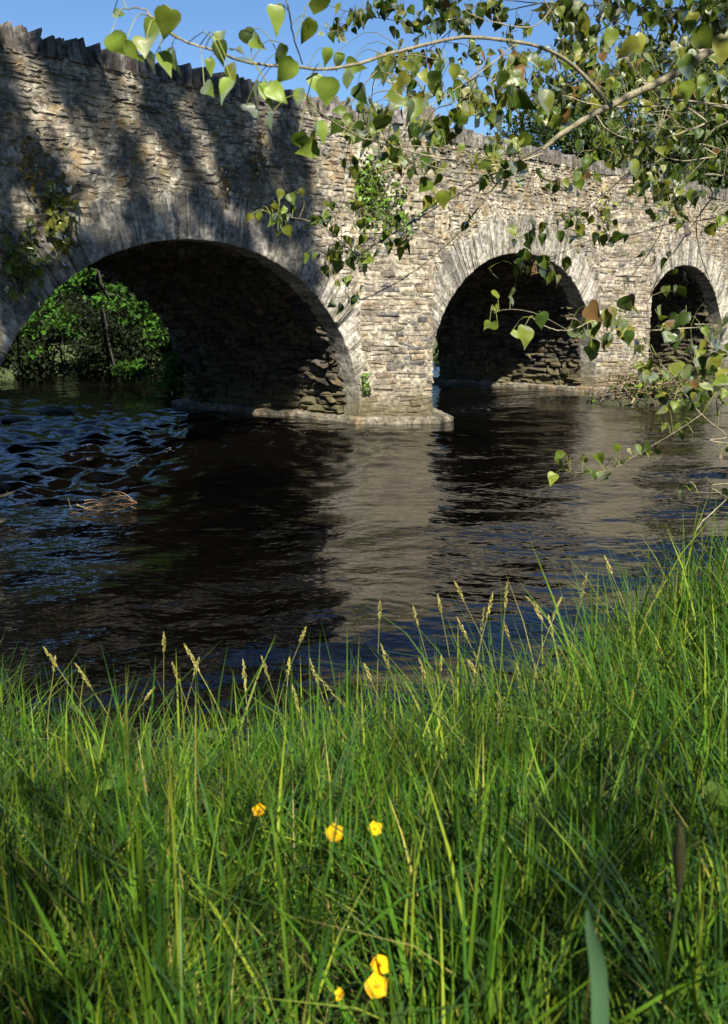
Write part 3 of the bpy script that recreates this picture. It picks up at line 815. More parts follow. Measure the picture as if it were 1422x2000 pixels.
branch([('w', 3.2, 3.9, 2.3), (1430, 212, 3.6), (1380, 240, 3.55), (1330, 258, 3.5), (1300, 265, 3.5)], 0.009, 0.003, 1.2)
branch([(1163, 222, 3.22), (1180, 246, 3.2), (1205, 260, 3.2), (1242, 268, 3.2)], 0.004, 0.0025, 1.2)
branch([(1205, 259, 3.2), (1228, 238, 3.22), (1240, 205, 3.25), (1250, 175, 3.25)], 0.003, 0.002, 1.2)
branch([('w', 3.3, 4.2, 2.0), (1450, 305, 3.8), (1400, 305, 3.7), (1335, 312, 3.7), (1300, 306, 3.65), (1280, 315, 3.6)], 0.005, 0.002, 1.2)
branch([(1422, 238, 3.6), (1385, 262, 3.6), (1330, 350, 3.7), (1300, 430, 3.8), (1265, 500, 3.9), (1215, 560, 4.0)], 0.005, 0.002, 0.8)
branch([('w', 2.8, 4.1, 2.1), (1440, 350, 3.8), (1390, 388, 3.8), (1325, 480, 3.9), (1290, 530, 3.9), (1264, 592, 4.0)], 0.007, 0.0025, 1.15)
branch([(1360, 420, 3.8), (1362, 470, 3.8), (1375, 520, 3.8), (1385, 540, 3.8)], 0.004, 0.002, 0.35)
branch([(1440, 400, 3.9), (1395, 425, 3.9), (1300, 440, 4.0), (1230, 460, 4.1), (1150, 470, 4.1), (1080, 500, 4.1), (1040, 515, 4.1)], 0.005, 0.0015, 0.5)
branch([(1335, 300, 3.6), (1240, 330, 3.8), (1190, 370, 3.9), (1120, 420, 4.0), (1050, 445, 4.0), (1010, 462, 4.0)], 0.004, 0.0014, 0.4)
branch([('w', 3.0, 4.2, 1.75), (1440, 640, 3.6), (1360, 640, 3.5), (1262, 646, 3.4), (1205, 640, 3.35), (1155, 628, 3.3), (1120, 642, 3.25), (1080, 648, 3.2), (1045, 637, 3.2), (1028, 628, 3.2)], 0.0045, 0.0015, 1.2)
branch([(1110, 645, 3.25), (1040, 610, 3.2), (985, 605, 3.2), (960, 612, 3.2)], 0.002, 0.001, 0.9)
branch([('w', 3.0, 4.0, 1.35), (1450, 868, 3.6), (1422, 850, 3.6), (1370, 808, 3.55), (1338, 770, 3.5), (1300, 722, 3.45), (1270, 688, 3.4), (1255, 640, 3.4)], 0.006, 0.002, 0.9)
branch([(1372, 808, 3.55), (1320, 842, 3.45), (1255, 878, 3.4), (1190, 912, 3.35), (1110, 917, 3.3)], 0.003, 0.001, 0.8)
branch([('w', 2.4, 3.4, 1.3), (1440, 945, 3.3), (1422, 975, 3.3), (1385, 1012, 3.25), (1365, 1035, 3.2)], 0.004, 0.002, 1.2)
branch([(1440, 955, 3.3), (1400, 962, 3.3), (1350, 962, 3.3)], 0.002, 0.001, 0.8)
branch([(1430, 690, 3.6), (1395, 700, 3.6), (1345, 750, 3.6), (1300, 775, 3.6)], 0.003, 0.0015, 1.0)
branch([(1120, -30, 2.9), (1085, 5, 2.9), (1040, 52, 2.9), (960, 42, 2.9), (905, 18, 2.9)], 0.004, 0.0015, 1.0)
branch([(1050, -25, 3.0), (1068, 10, 3.0), (1092, 55, 3.05), (1098, 105, 3.1)], 0.004, 0.002, 0.9)
branch([(1015, 80, 2.95), (930, 148, 2.9), (880, 185, 2.85), (835, 215, 2.8)], 0.004, 0.0018, 0.9)
branch([(545, -40, 2.1), (565, 10, 2.1), (578, 60, 2.15), (600, 128, 2.25)], 0.004, 0.002, 0.7)
# darker, farther boughs across the top
for pts, r0 in (([(1600, -80, 5.2), (1420, -10, 5.0), (1330, 90, 4.9), (1290, 180, 4.8), (1270, 250, 4.8)], 0.011), ([(1560, -60, 5.2), (1400, 10, 5.1), (1200, 12, 5.0), (1060, 5, 5.0), (950, -5, 5.0)], 0.010),
               ([(1420, 60, 5.2), (1320, 105, 5.0), (1220, 130, 5.0), (1120, 150, 5.0), (1060, 125, 5.0)], 0.007), ([(1260, 5, 5.0), (1180, 55, 5.0), (1120, 100, 5.0), (1030, 170, 5.0)], 0.006),
               ([(1340, 0, 5.0), (1290, 60, 5.0), (1260, 130, 5.0), (1240, 200, 5.0)], 0.005), ([(1060, 5, 5.0), (940, 30, 5.0), (820, 45, 5.0), (700, 30, 5.0), (640, 15, 5.0)], 0.006),
               ([(960, -20, 5.0), (880, 60, 5.0), (800, 130, 5.0), (740, 170, 5.0)], 0.005), ([(1300, -10, 5.0), (1270, 50, 5.0), (1200, 115, 5.0), (1150, 190, 5.0)], 0.004), ([(1370, 30, 5.0), (1300, 150, 5.0), (1200, 175, 5.0), (1120, 175, 5.0)], 0.005),
               ([(880, 60, 5.0), (860, 120, 5.0), (870, 200, 4.8), (900, 260, 4.7)], 0.004), ([(1422, 110, 4.6), (1380, 160, 4.5), (1330, 175, 4.5)], 0.005), ([(1050, 300, 3.2), (1020, 400, 3.5), (1010, 455, 3.6)], 0.002)):
    branch(pts, r0, r0 * 0.25, 0.35)
for k in range(26):
    x, y = pr.uniform(1130, 1422), pr.uniform(-20, 190); a = pr.uniform(-0.5, 1.2)
    branch([(x, y, 5.2), (x - 60 * math.cos(a), y + 60 * math.sin(a) + 15, 5.2), (x - 130 * math.cos(a), y + 120 * math.sin(a), 5.2)], 0.004, 0.0015, 0.4, 10)
for k in range(22):
    x, y = pr.uniform(1180, 1422), pr.uniform(190, 360); a = pr.uniform(-0.6, 1.7)
    branch([(x, y, 4.0), (x - 30 * math.cos(a), y + 40 * math.sin(a), 4.0), (x - 80 * math.cos(a), y + 75 * math.sin(a) + 15, 4.0)], 0.0028, 0.001, pr.choice([0.5, 1.1]), 10)

SAMP = np.concatenate(BR)
def twig_to(p):
    global SAMP
    d2 = ((SAMP - p) ** 2).sum(1); b_ = SAMP[int(np.argmin(d2))]; L = math.sqrt(d2.min())
    if L < 0.05: return
    m = (p + b_) / 2 + np.array([pr.normal(0, 0.06 * L), 0, 0.12 * L]); Q = resample([b_, m, p], 14)
    mb = MB(); tube(mb, Q, np.linspace(0.0019, 0.0010, 14), 5, np.array([0.16, 0.13, 0.08])); mb.build('twig', M_bark, poplar, smooth=True)
    SAMP = np.vstack([SAMP, Q])
LEAVES = []      # verts, tris, colour, importance in px
PET = MB()
GREENS = [(0.100, 0.138, 0.016), (0.078, 0.120, 0.015), (0.125, 0.150, 0.020), (0.050, 0.085, 0.012), (0.145, 0.150, 0.022), (0.035, 0.062, 0.012)]
def add_leaf(p, Lm, r, face=None, col=None, px=10):
    """hang a leaf at p from the closest branch by a petiole"""
    d2 = ((SAMP - p) ** 2).sum(1); b_ = SAMP[int(np.argmin(d2))]
    xd = np.array([r.normal(0, 0.55), r.normal(0, 0.55), -1.0 + r.normal(0, 0.4)])
    nr = np.array([r.normal(0.05, 0.75), -0.8 + r.normal(0, 0.6), 0.45 + r.normal(0, 0.55)]) if face is None else np.asarray(face, float)
    B = basis(xd, nr)
    V, T = leaf_shape(Lm, r.uniform(0.62, 1.05), r.uniform(0.0, 0.55), r.uniform(-0.1, 0.55))
    V[:, 1] += 0.16 * Lm * r.normal(0, 0.6) * (V[:, 0] / Lm) ** 2
    # a soft ripple of the blade
    V[:, 2] += Lm * 0.04 * np.sin(V[:, 0] / Lm * 7 + r.uniform(0, 6)) * np.sign(V[:, 1])
    base = p - B[0] * Lm * 0.45
    V = V @ B + base
    c = np.asarray(col if col is not None else GREENS[r.integers(len(GREENS))]) * r.uniform(0.75, 1.25)
    if r.random() < 0.03 and col is None: c = np.array([0.15, 0.085, 0.03])
    LEAVES.append((V, T, c, px))
    if math.sqrt(d2.min()) < 0.22:
        mid = (base + b_) / 2 + np.array([0, 0, 0.25 * np.linalg.norm(base - b_)])
        tube(PET, resample([b_, mid, base], 6), np.linspace(0.0011, 0.0008, 6), 4, (0.22, 0.24, 0.07))

HERO = [(232, 88, 60), (262, 98, 55), (297, 128, 62), (322, 125, 58), (340, 118, 62), (292, 62, 66), (328, 45, 66), (232, 28, 34), (283, 95, 58), (428, 78, 50), (463, 96, 44), (440, 175, 58), (406, 172, 40), (430, 100, 52), (412, 130, 40), (452, 140, 40),
        (503, 82, 44), (486, 75, 46), (540, 32, 64), (598, 60, 62), (622, 12, 70), (557, 138, 66), (545, 105, 50), (520, 182, 58), (490, 222, 64), (500, 180, 52), (540, 185, 58), (525, 235, 44), (585, 190, 44), (640, 178, 66), (622, 160, 58), (682, 155, 44), (603, 292, 52), (625, 258, 52), (590, 275, 50), (612, 270, 48),
        (706, 185, 52), (727, 212, 48), (722, 256, 70), (745, 240, 50), (775, 255, 36), (785, 160, 46), (800, 225, 62), (770, 200, 54), (815, 215, 60), (660, 120, 40), (690, 130, 44), (640, 110, 40),
        (1008, 155, 60), (1085, 172, 66), (1068, 200, 66), (1022, 200, 58), (1190, 75, 50), (1225, 92, 58), (1250, 85, 48), (1376, 75, 64), (1412, 95, 66), (1345, 135, 62), (1405, 160, 50), (1380, 180, 40), (1345, 180, 54), (1228, 335, 62), (1240, 330, 46), (1030, 652, 54), (1060, 625, 40), (1008, 655, 30)]
for x, y, s in HERO:
    D = 1.95 if x < 480 else (2.15 if x < 650 else (2.5 if x < 860 else 3.0))
    D *= pr.uniform(0.94, 1.06)
    hi = x < 700
    add_leaf(at(x, y, D), s * 0.84 / 1985 * D, pr, face=(pr.normal(0.1, 0.6), -0.9, 0.35 + pr.normal(0, 0.5)), col=np.array([0.135, 0.195, 0.030]) if hi and pr.random() < 0.7 else None, px=s)
CL = [(530, 420, 8, 28, 3.0), (565, 400, 5, 26, 3.0), (555, 440, 4, 24, 3.0), (640, 432, 7, 26, 3.1), (680, 430, 4, 26, 3.1), (640, 500, 8, 26, 3.2), (690, 495, 8, 28, 3.2), (665, 515, 5, 28, 3.2), (725, 505, 5, 28, 3.2), (785, 482, 5, 28, 3.2), (765, 440, 5, 28, 3.2), (680, 572, 5, 28, 3.4), (640, 598, 1, 28, 3.4), (700, 570, 2, 22, 3.4),
      (878, 395, 4, 32, 3.2), (890, 425, 3, 26, 3.2), (912, 440, 2, 20, 3.2), (790, 330, 6, 30, 2.9), (830, 340, 6, 30, 3.0), (840, 300, 5, 30, 3.0), (860, 250, 7, 32, 3.3), (900, 245, 7, 30, 3.3), (915, 190, 7, 34, 3.0), (870, 180, 7, 34, 2.9), (830, 170, 6, 34, 2.8), (940, 210, 6, 30, 3.2), (960, 170, 5, 30, 3.2), (975, 330, 6, 34, 3.1), (1010, 300, 4, 34, 3.1), (1020, 350, 5, 30, 3.2),
      (1030, 460, 5, 26, 4.0), (1062, 455, 4, 28, 4.0), (1130, 430, 8, 24, 4.0), (1095, 425, 4, 24, 4.0), (1045, 520, 8, 28, 4.1), (1082, 512, 7, 28, 4.1), (1012, 525, 4, 28, 4.1), (1185, 470, 7, 22, 4.0), (1150, 350, 6, 26, 3.8), (1190, 430, 5, 22, 4.0), (1240, 400, 5, 24, 4.0), (1075, 365, 5, 22, 3.9), (1110, 380, 3, 20, 3.9), (1320, 425, 4, 32, 3.9), (1265, 500, 4, 26, 3.9), (1232, 598, 3, 26, 4.0), (1290, 380, 4, 24, 3.9), (1370, 400, 4, 24, 3.9), (1400, 440, 4, 26, 3.9), (1320, 570, 3, 26, 4.0), (1340, 545, 2, 24, 4.0),
      (968, 612, 4, 26, 3.2), (1165, 628, 7, 30, 3.3), (1195, 650, 7, 32, 3.3), (1180, 675, 3, 32, 3.3), (1215, 640, 4, 28, 3.35), (1300, 640, 8, 28, 3.4), (1325, 650, 5, 28, 3.4), (1295, 690, 4, 30, 3.4), (1262, 705, 5, 28, 3.4), (1385, 680, 7, 28, 3.6), (1400, 720, 5, 28, 3.6), (1370, 745, 7, 26, 3.6), (1335, 765, 8, 26, 3.55), (1395, 770, 7, 26, 3.6), (1310, 790, 3, 22, 3.55), (1412, 650, 4, 26, 3.5),
      (1110, 915, 4, 28, 3.3), (1165, 912, 6, 22, 3.35), (1212, 885, 4, 24, 3.4), (1250, 880, 5, 22, 3.4), (1310, 848, 4, 22, 3.5), (1355, 960, 3, 22, 3.3), (1408, 962, 4, 22, 3.3), (1412, 890, 3, 20, 3.5), (1180, 925, 2, 22, 3.35),
      (760, 15, 14, 22, 5.0), (700, 35, 16, 20, 5.0), (660, 60, 9, 20, 5.0), (820, 55, 16, 24, 5.0), (900, 40, 14, 26, 5.0), (860, 20, 16, 24, 5.0), (960, 30, 14, 24, 5.0), (1010, 60, 8, 22, 5.0), (780, 110, 8, 20, 5.0), (840, 120, 9, 22, 5.0), (930, 110, 9, 22, 5.0), (1130, 50, 22, 28, 5.0), (1100, 25, 16, 28, 5.0), (1150, 95, 12, 26, 5.0), (1200, 20, 20, 26, 5.0), (1210, 60, 9, 26, 5.0), (1280, 25, 20, 26, 5.0), (1350, 25, 26, 26, 5.0), (1405, 25, 26, 26, 5.0), (1300, 60, 12, 24, 5.0), (1370, 75, 16, 24, 5.0), (1410, 70, 14, 24, 5.0), (1100, 100, 10, 24, 5.0), (1140, 140, 10, 26, 5.0), (1180, 160, 10, 28, 4.9), (1250, 160, 10, 26, 4.9), (1290, 130, 7, 24, 5.0), (1040, 130, 8, 24, 5.0), (1060, 170, 6, 24, 5.0), (1090, 215, 5, 24, 4.8), (1290, 200, 6, 26, 4.6), (1390, 130, 8, 30, 4.4), (1400, 210, 6, 28, 4.2), (1370, 260, 7, 24, 4.0), (1300, 270, 7, 24, 4.0), (1330, 330, 6, 24, 4.0), (1400, 320, 8, 24, 4.0), (1200, 300, 5, 24, 4.0), (1250, 290, 5, 22, 4.0)]
for k in range(90):      # the dense dark sprays of the right-hand boughs
    x, y = pr.uniform(980, 1422), pr.uniform(90, 420)
    if y > 120 + (x - 900) * 0.75: continue
    CL.append((x, y, int(pr.integers(4, 9)), pr.uniform(20, 30), pr.uniform(3.9, 5.0)))
CL = [(x, y, n, s * (1.3 if x > 1140 and 590 < y < 810 else 1.0), D) for x, y, n, s, D in CL]
for k in range(34):      # mixed sprays in front of the parapet
    x, y = pr.uniform(650, 1010), pr.uniform(110, 330); CL.append((x, y, int(pr.integers(3, 6)), pr.uniform(26, 36), pr.uniform(2.7, 3.3)))
for x, y, n, s, D in CL:
    twig_to(at(x, y, D)); n = int(n * (1.7 if D > 4.3 else 1.35)) if n > 3 else n
    if n > 5: twig_to(at(x + s, y - s * 0.6, D)); twig_to(at(x - s, y + s * 0.4, D))
    for k in range(n):
        sp = s * 0.75 if n > 3 else s * 0.45
        px_, py_ = x + pr.normal(0, sp), y + pr.normal(0, sp * 0.8)
        Dk = D + pr.normal(0, 0.018 * D)
        s2 = s * pr.uniform(0.65, 1.15)
        add_leaf(at(px_, py_, Dk), s2 * 0.95 / 1985 * D, pr, px=s2)
order = sorted(range(len(LEAVES)), key=lambda k: -LEAVES[k][3])
mass = MB()
for i_, k in enumerate(order):
    V, T, c, s = LEAVES[k]
    if i_ < 300:
        m_ = MB(); m_.add(V, tris=T, col=c); m_.build('leaf', M_leaf, poplar, smooth=True, origin=V[0])
    else: mass.add(V, tris=T, col=c)
tag(mass.build('leaves', M_leaf, poplar, smooth=True), kind='stuff')
PET.build('petioles', M_leaf, poplar)
# the rest of the crown, above the frame; clumps added to shade lower leaves
cb = MB()
for k in range(110):
    c = np.array([pr.uniform(-0.2, 4.4), pr.uniform(1.4, 3.8), pr.uniform(5.3, 8.0)]); n = 80
    pts = c + pr.normal(0, 0.30, (n, 3)); scatter_leaves(cb, pts, 0.075 * pr.uniform(0.7, 1.2, n), pr, np.array([(0.07, 0.12, 0.02)]) * pr.uniform(0.6, 1.3, (n, 1)))
for k in range(20):
    c = np.array([pr.uniform(1.0, 3.4), pr.uniform(0.8, 1.9), pr.uniform(3.7, 5.2)]); n = 60
    pts = c + pr.normal(0, 0.20, (n, 3)); scatter_leaves(cb, pts, 0.07 * pr.uniform(0.7, 1.2, n), pr, np.array([(0.07, 0.12, 0.02)]) * pr.uniform(0.6, 1.3, (n, 1)))
for k in range(60):
    c = np.array([4.2, 4.2, 8.2]) + pr.normal(0, 1, 3) * np.array([1.3, 1.1, 1.9]); n = 90
    if c[2] < 5.2 or c[0] < 2.2: continue
    pts = c + pr.normal(0, 0.35, (n, 3)); scatter_leaves(cb, pts, 0.07 * pr.uniform(0.7, 1.2, n), pr, np.array([(0.07, 0.12, 0.02)]) * pr.uniform(0.6, 1.3, (n, 1)))
tag(cb.build('crown', M_tree, poplar), kind='stuff')

# ------------------------------------------------------------------ driftwood, debris, rocks
dr = np.random.default_rng(41)
def stick_heap(name, c, n, spread, L, cols, label, cat, rad=0.012, flat=0.5, part='stick'):
    o = empty(name, tuple(c)); tag(o, label, cat)
    for k in range(n):
        d = dr.normal(0, 1, 3); d[2] *= flat; d = unit(d); p = c + dr.normal(0, 1, 3) * spread; l = L * dr.uniform(0.5, 1.3)
        mb = MB(); Q = resample([p - d * l / 2, p + dr.normal(0, l * 0.08, 3), p + d * l / 2], 7)
        tube(mb, Q, np.linspace(rad, rad * 0.35, 7) * dr.uniform(0.6, 1.4), 5, np.asarray(cols[dr.integers(len(cols))]) * dr.uniform(0.35, 0.9))
        mb.build(part, M_drift, o, smooth=True)
    return o
hc = at(1255, 735, 21.5); hc[2] = 0.28
hp = stick_heap('flood_debris', hc, 190, np.array([0.42, 0.30, 0.17]), 0.6, [(0.30, 0.22, 0.14), (0.22, 0.15, 0.09), (0.36, 0.28, 0.18), (0.12, 0.08, 0.05)], 'heap of dead sticks and straw lodged against the second cutwater', 'debris', 0.016)
gb = MB(); n = 700
P = hc + dr.normal(0, 1, (n, 3)) * np.array([0.6, 0.35, 0.22]) + np.array([0.5, 0, -0.05])
scatter_leaves(gb, P, 0.13 * dr.uniform(0.6, 1.2, n), dr, np.array([(0.09, 0.13, 0.02)]) * dr.uniform(0.5, 1.4, (n, 1))); tag(gb.build('weeds', M_tree, hp), kind='stuff')
mb = MB(); V = []
th_ = np.linspace(0, 2 * math.pi, 40, endpoint=False)
for k, (q, z) in enumerate(((1.0, -0.3), (0.85, 0.03), (0.5, 0.12), (0.15, 0.18))):
    for t_ in th_: V.append(hc * np.array([1, 1, 0]) + np.array([math.cos(t_) * 1.35 * q * (1 + 0.15 * math.sin(3 * t_ + k)), math.sin(t_) * 0.7 * q, z + 0.03 * math.sin(5 * t_ + k)]))
n_ = 40
mb.add(np.array(V), quads=[(k * n_ + i, k * n_ + (i + 1) % n_, (k + 1) * n_ + (i + 1) % n_, (k + 1) * n_ + i) for k in range(3) for i in range(n_)], col=(1, 1, 1))
mb.build('silt_mound', M_soil, hp, smooth=True)

dw = empty('driftwood_branch', tuple(at(200, 985, 8.6))); tag(dw, 'dead brown branch caught in the current with bent twigs above the water', 'driftwood')
def D_at_water(py, z=0.0):
    v = CY - py; h = FPX * math.cos(TILT) + v * math.sin(TILT); zz = -FPX * math.sin(TILT) + v * math.cos(TILT); return (EYE - z) * h / -zz
D0 = D_at_water(1000)
for pts, r0, c in (([(268, 982), (235, 972), (205, 978), (170, 995), (140, 1002)], 0.020, (0.30, 0.17, 0.08)), ([(262, 980), (245, 965), (225, 960), (200, 968)], 0.013, (0.38, 0.27, 0.16)), ([(250, 975), (225, 962), (200, 962)], 0.010, (0.33, 0.22, 0.12)), ([(268, 983), (230, 985), (190, 985), (150, 1004)], 0.016, (0.24, 0.12, 0.05)),
                   ([(146, 1003), (138, 990), (133, 972)], 0.011, (0.30, 0.22, 0.14)), ([(200, 990), (170, 1000), (152, 1010)], 0.010, (0.28, 0.16, 0.08)), ([(230, 975), (210, 985), (180, 990)], 0.010, (0.30, 0.18, 0.08)), ([(246, 968), (222, 970), (196, 975)], 0.010, (0.40, 0.28, 0.15))):
    Q = resample([at(px, py, D0 + 0.05 * k) for k, (px, py) in enumerate(pts)], 14)
    mb = MB(); tube(mb, Q, np.linspace(r0, r0 * 0.4, 14) * 0.55, 6, np.asarray(c) * np.array([0.32, 0.31, 0.30])); mb.build('twig', M_drift, dw, smooth=True)

for k in range(26):
    p = at(dr.normal(205, 32), 988 + dr.normal(0, 7), D0 + dr.normal(0, 0.08)); p[2] = abs(dr.normal(0.02, 0.04)); d = unit(np.array([1.0, dr.normal(0, .5), dr.normal(0.1, .25)])) * dr.uniform(0.05, 0.22)
    mb = MB(); tube(mb, resample([p - d / 2, p + dr.normal(0, 0.012, 3), p + d / 2], 6), np.linspace(0.006, 0.002, 6), 5, np.array([0.11, 0.075, 0.04]) * dr.uniform(0.5, 1.6)); mb.build('twig', M_drift, dw, smooth=True)
def rock(c, sx, sy, sz, label, seed):
    q = np.random.default_rng(seed); nu, nv = 22, 12; V = []
    for a in range(nv + 1):
        for b_ in range(nu):
            ph, t_ = math.pi * a / nv, 2 * math.pi * b_ / nu; d = np.array([math.sin(ph) * math.cos(t_), math.sin(ph) * math.sin(t_), math.cos(ph)])
            k = 1 + 0.20 * math.sin(3 * d[0] + 2 * d[1] + seed) + 0.14 * math.sin(5 * d[1] - 4 * d[2] + seed) + 0.10 * math.sin(9 * d[0] + 7 * d[2]) + q.normal(0, 0.04)
            V.append(np.asarray(c) + d * k * np.array([sx, sy, sz]))
    mb = MB(); mb.add(np.array(V), quads=[(a * nu + b_, a * nu + (b_ + 1) % nu, (a + 1) * nu + (b_ + 1) % nu, (a + 1) * nu + b_) for a in range(nv) for b_ in range(nu)], col=(0.045, 0.037, 0.028))
    o = mb.build('river_rock', M_rock, smooth=True, origin=c); tag(o, label, 'rock', 'rocks in the river')
def wpt(px, py): p = at(px, py, D_at_water(py)); return p
rock(wpt(-22, 945), 0.40, 0.45, 0.08, 'brown rock breaking the water at the left edge below the rapids', 2)
rock(wpt(112, 808), 0.30, 0.22, 0.13, 'small dark rock in the rapids under the first arch', 4)
rock(wpt(30, 820), 0.22, 0.20, 0.06, 'half-drowned stone at the left of the rapids', 6)

# ------------------------------------------------------------------ grass on the near bank
gr = np.random.default_rng(77)
def blades(mb, bx, by, L, wid, lean, cols, segs=4, az0=None):
    n = len(bx); bz = bank_z(bx, by) - 0.01
    az = gr.uniform(0, 2 * math.pi, n) if az0 is None else az0; fz = az + gr.normal(0, 0.6, n)
    dirv = np.stack([np.cos(az), np.sin(az), np.zeros(n)], 1)
    side = np.stack([-np.sin(fz), np.cos(fz), np.zeros(n)], 1)
    t_ = np.linspace(0, 1, segs + 1)
    B = np.stack([bx, by, bz], 1)
    rows = []; w0 = wid[:, None]
    kink = gr.uniform(1.3, 2.4, n)[:, None]
    for k, u in enumerate(t_):
        hor = lean[:, None] * L[:, None] * (u ** kink)
        ver = L[:, None] * u * (1 - 0.38 * (lean[:, None] * u) ** 2)
        C = B + dirv * hor + np.array([0, 0, 1]) * ver
        w = w0 * (1 - u ** 2.2) * (0.65 + 0.5 * math.sin(min(1, u * 2.2) * math.pi / 2))
        if k < segs: rows += [C - side * w / 2, C + side * w / 2]
        else: rows += [C]
    m = 2 * segs + 1
    V = np.stack(rows, 1).reshape(-1, 3)
    k0 = np.arange(n)[:, None] * m
    q = np.concatenate([k0 + np.array([2 * k, 2 * k + 1, 2 * k + 3, 2 * k + 2]) for k in range(segs - 1)])
    T = k0 + np.array([2 * segs - 2, 2 * segs - 1, 2 * segs])
    mb.add(V, tris=T, quads=q, col=np.repeat(cols, m, 0))

def grass_area(n, ymin, ymax, tspan=0.52):
    y = gr.uniform(ymin, ymax, n * 3); x = gr.uniform(-tspan, tspan, n * 3) * (y + 0.6)
    keep = y < bank_edge(x) + 0.10 + gr.normal(0, 0.05, len(y)); keep &= gr.random(len(y)) < np.clip(0.35 + 0.65 * (y - ymin + 0.5) / 1.5, 0, 1)
    x, y = x[keep][:n], y[keep][:n]; return x, y
gm = MB()
FLOWERS = [(508, 1586, 1.48), (655, 1628, 1.38), (732, 1620, 1.40), (742, 1884, 1.10), (735, 1930, 1.06), (668, 1942, 1.07)]
def tint(n, x, y):
    base = np.array([(0.038, 0.092, 0.008), (0.062, 0.122, 0.010), (0.025, 0.070, 0.010), (0.135, 0.180, 0.018), (0.020, 0.055, 0.012), (0.20, 0.18, 0.045)])
    p = gr.choice(6, n, p=[0.30, 0.25, 0.2, 0.13, 0.09, 0.03])
    c = base[p] * gr.uniform(0.7, 1.3, (n, 1))
    k = np.clip(0.5 + 0.35 * vnoise(x * 1.5, y * 1.5, 8), 0, 1)[:, None]
    return c * (0.8 + 0.45 * k) * np.array([1, 1, 1])
for n, y0, y1, l0, l1, w0, w1 in ((22000, 0.35, 2.2, 0.14, 0.42, 0.003, 0.0075), (27000, 1.2, 5.2, 0.16, 0.46, 0.003, 0.008), (3000, 0.95, 4.8, 0.38, 0.56, 0.004, 0.009)):
    x, y = grass_area(n, y0, y1)
    # blades stand in tufts that share a lean, with dark gaps between
    nt_ = max(1, len(x) // 13); tx, ty = x[:nt_], y[:nt_]; pick = gr.integers(0, nt_, len(x)); loose = gr.random(len(x)) < 0.28
    taz = gr.uniform(0, 2 * math.pi, nt_); x = np.where(loose, x, tx[pick] + gr.normal(0, 0.020, len(x))); y = np.where(loose, y, ty[pick] + gr.normal(0, 0.020, len(x)))
    az_ = taz[pick] + gr.normal(0, 0.9, len(x)); tk = gr.uniform(0.75, 1.3, nt_)[pick]
    for px, py, D in FLOWERS:
        f = at(px, py, D); k = (np.abs(x - f[0] * y / f[1]) < 0.028) & (y > f[1] - 0.55) & (y < f[1] - 0.005); x, y, az_, tk = x[~k], y[~k], az_[~k], tk[~k]
    n = len(x)
    L = tk * gr.uniform(l0, l1, n) * (0.8 + 0.3 * np.clip(0.5 + 0.5 * vnoise(x * 2, y * 2, 2), 0, 1)) * np.where(x > 0.9, 1.15, 1.0)
    blades(gm, x, y, L, gr.uniform(w0, w1, n), np.abs(gr.normal(0.45, 0.38, n)).clip(0, 1.25), tint(n, x, y), 4, az_)
# straw and dead blades low in the sward
x, y = grass_area(2600, 0.4, 4.6); n = len(x)
blades(gm, x, y, gr.uniform(0.15, 0.42, n), gr.uniform(0.002, 0.005, n), np.abs(gr.normal(0.9, 0.35, n)).clip(0, 1.6), np.array([(0.24, 0.19, 0.08)]) * gr.uniform(0.5, 1.2, (n, 1)), 4)
# the bank beside and behind the camera
n = 14000; x = gr.uniform(-7, 7, n); y = gr.uniform(-3.0, 5.5, n); k = (y < bank_edge(x)) & ((np.abs(x) > 0.5 * (y + 0.6)) | (y < 0.3)) & (np.hypot(x, y) > 0.6); x, y = x[k], y[k]; n = len(x)
blades(gm, x, y, gr.uniform(0.25, 0.5, n), gr.uniform(0.006, 0.012, n), np.abs(gr.normal(0.4, 0.25, n)), tint(n, x, y), 3)
tag(gm.build('grass', M_grass), 'lush green grass covering the near river bank', 'grass', kind='stuff')

# broad-leaved weeds among the grass: dock, clover and plantain leaves
x, y = grass_area(520, 0.5, 3.6); n = len(x); wm = MB()
for k in range(n):
    if k % 9 == 0: cx_, cy_ = x[k], y[k]
    p = np.array([cx_ + gr.normal(0, 0.05), cy_ + gr.normal(0, 0.05), 0]); p[2] = ground_at(p[0], p[1]) + gr.uniform(0.12, 0.34)
    V, T = leaf_shape(gr.uniform(0.025, 0.06), gr.uniform(0.4, 0.8), gr.uniform(0, 0.4), gr.uniform(0, 0.4))
    V = V @ basis(gr.normal(0, 1, 3), np.array([gr.normal(0, .5), gr.normal(-.3, .5), 1.0])) + p
    wm.add(V, tris=T, col=np.array([0.055, 0.10, 0.016]) * gr.uniform(0.6, 1.5))
    q = p * np.array([1, 1, 0]) + np.array([gr.normal(0, .02), gr.normal(0, .02), 0]); q[2] = ground_at(q[0], q[1])
    tube(wm, [q, V[0]], [0.0012, 0.0008], 4, (0.07, 0.10, 0.02))
tag(wm.build('weeds', M_grass, smooth=True), 'scattered broad-leaved weeds mixed into the bank grass', 'weeds', kind='stuff')

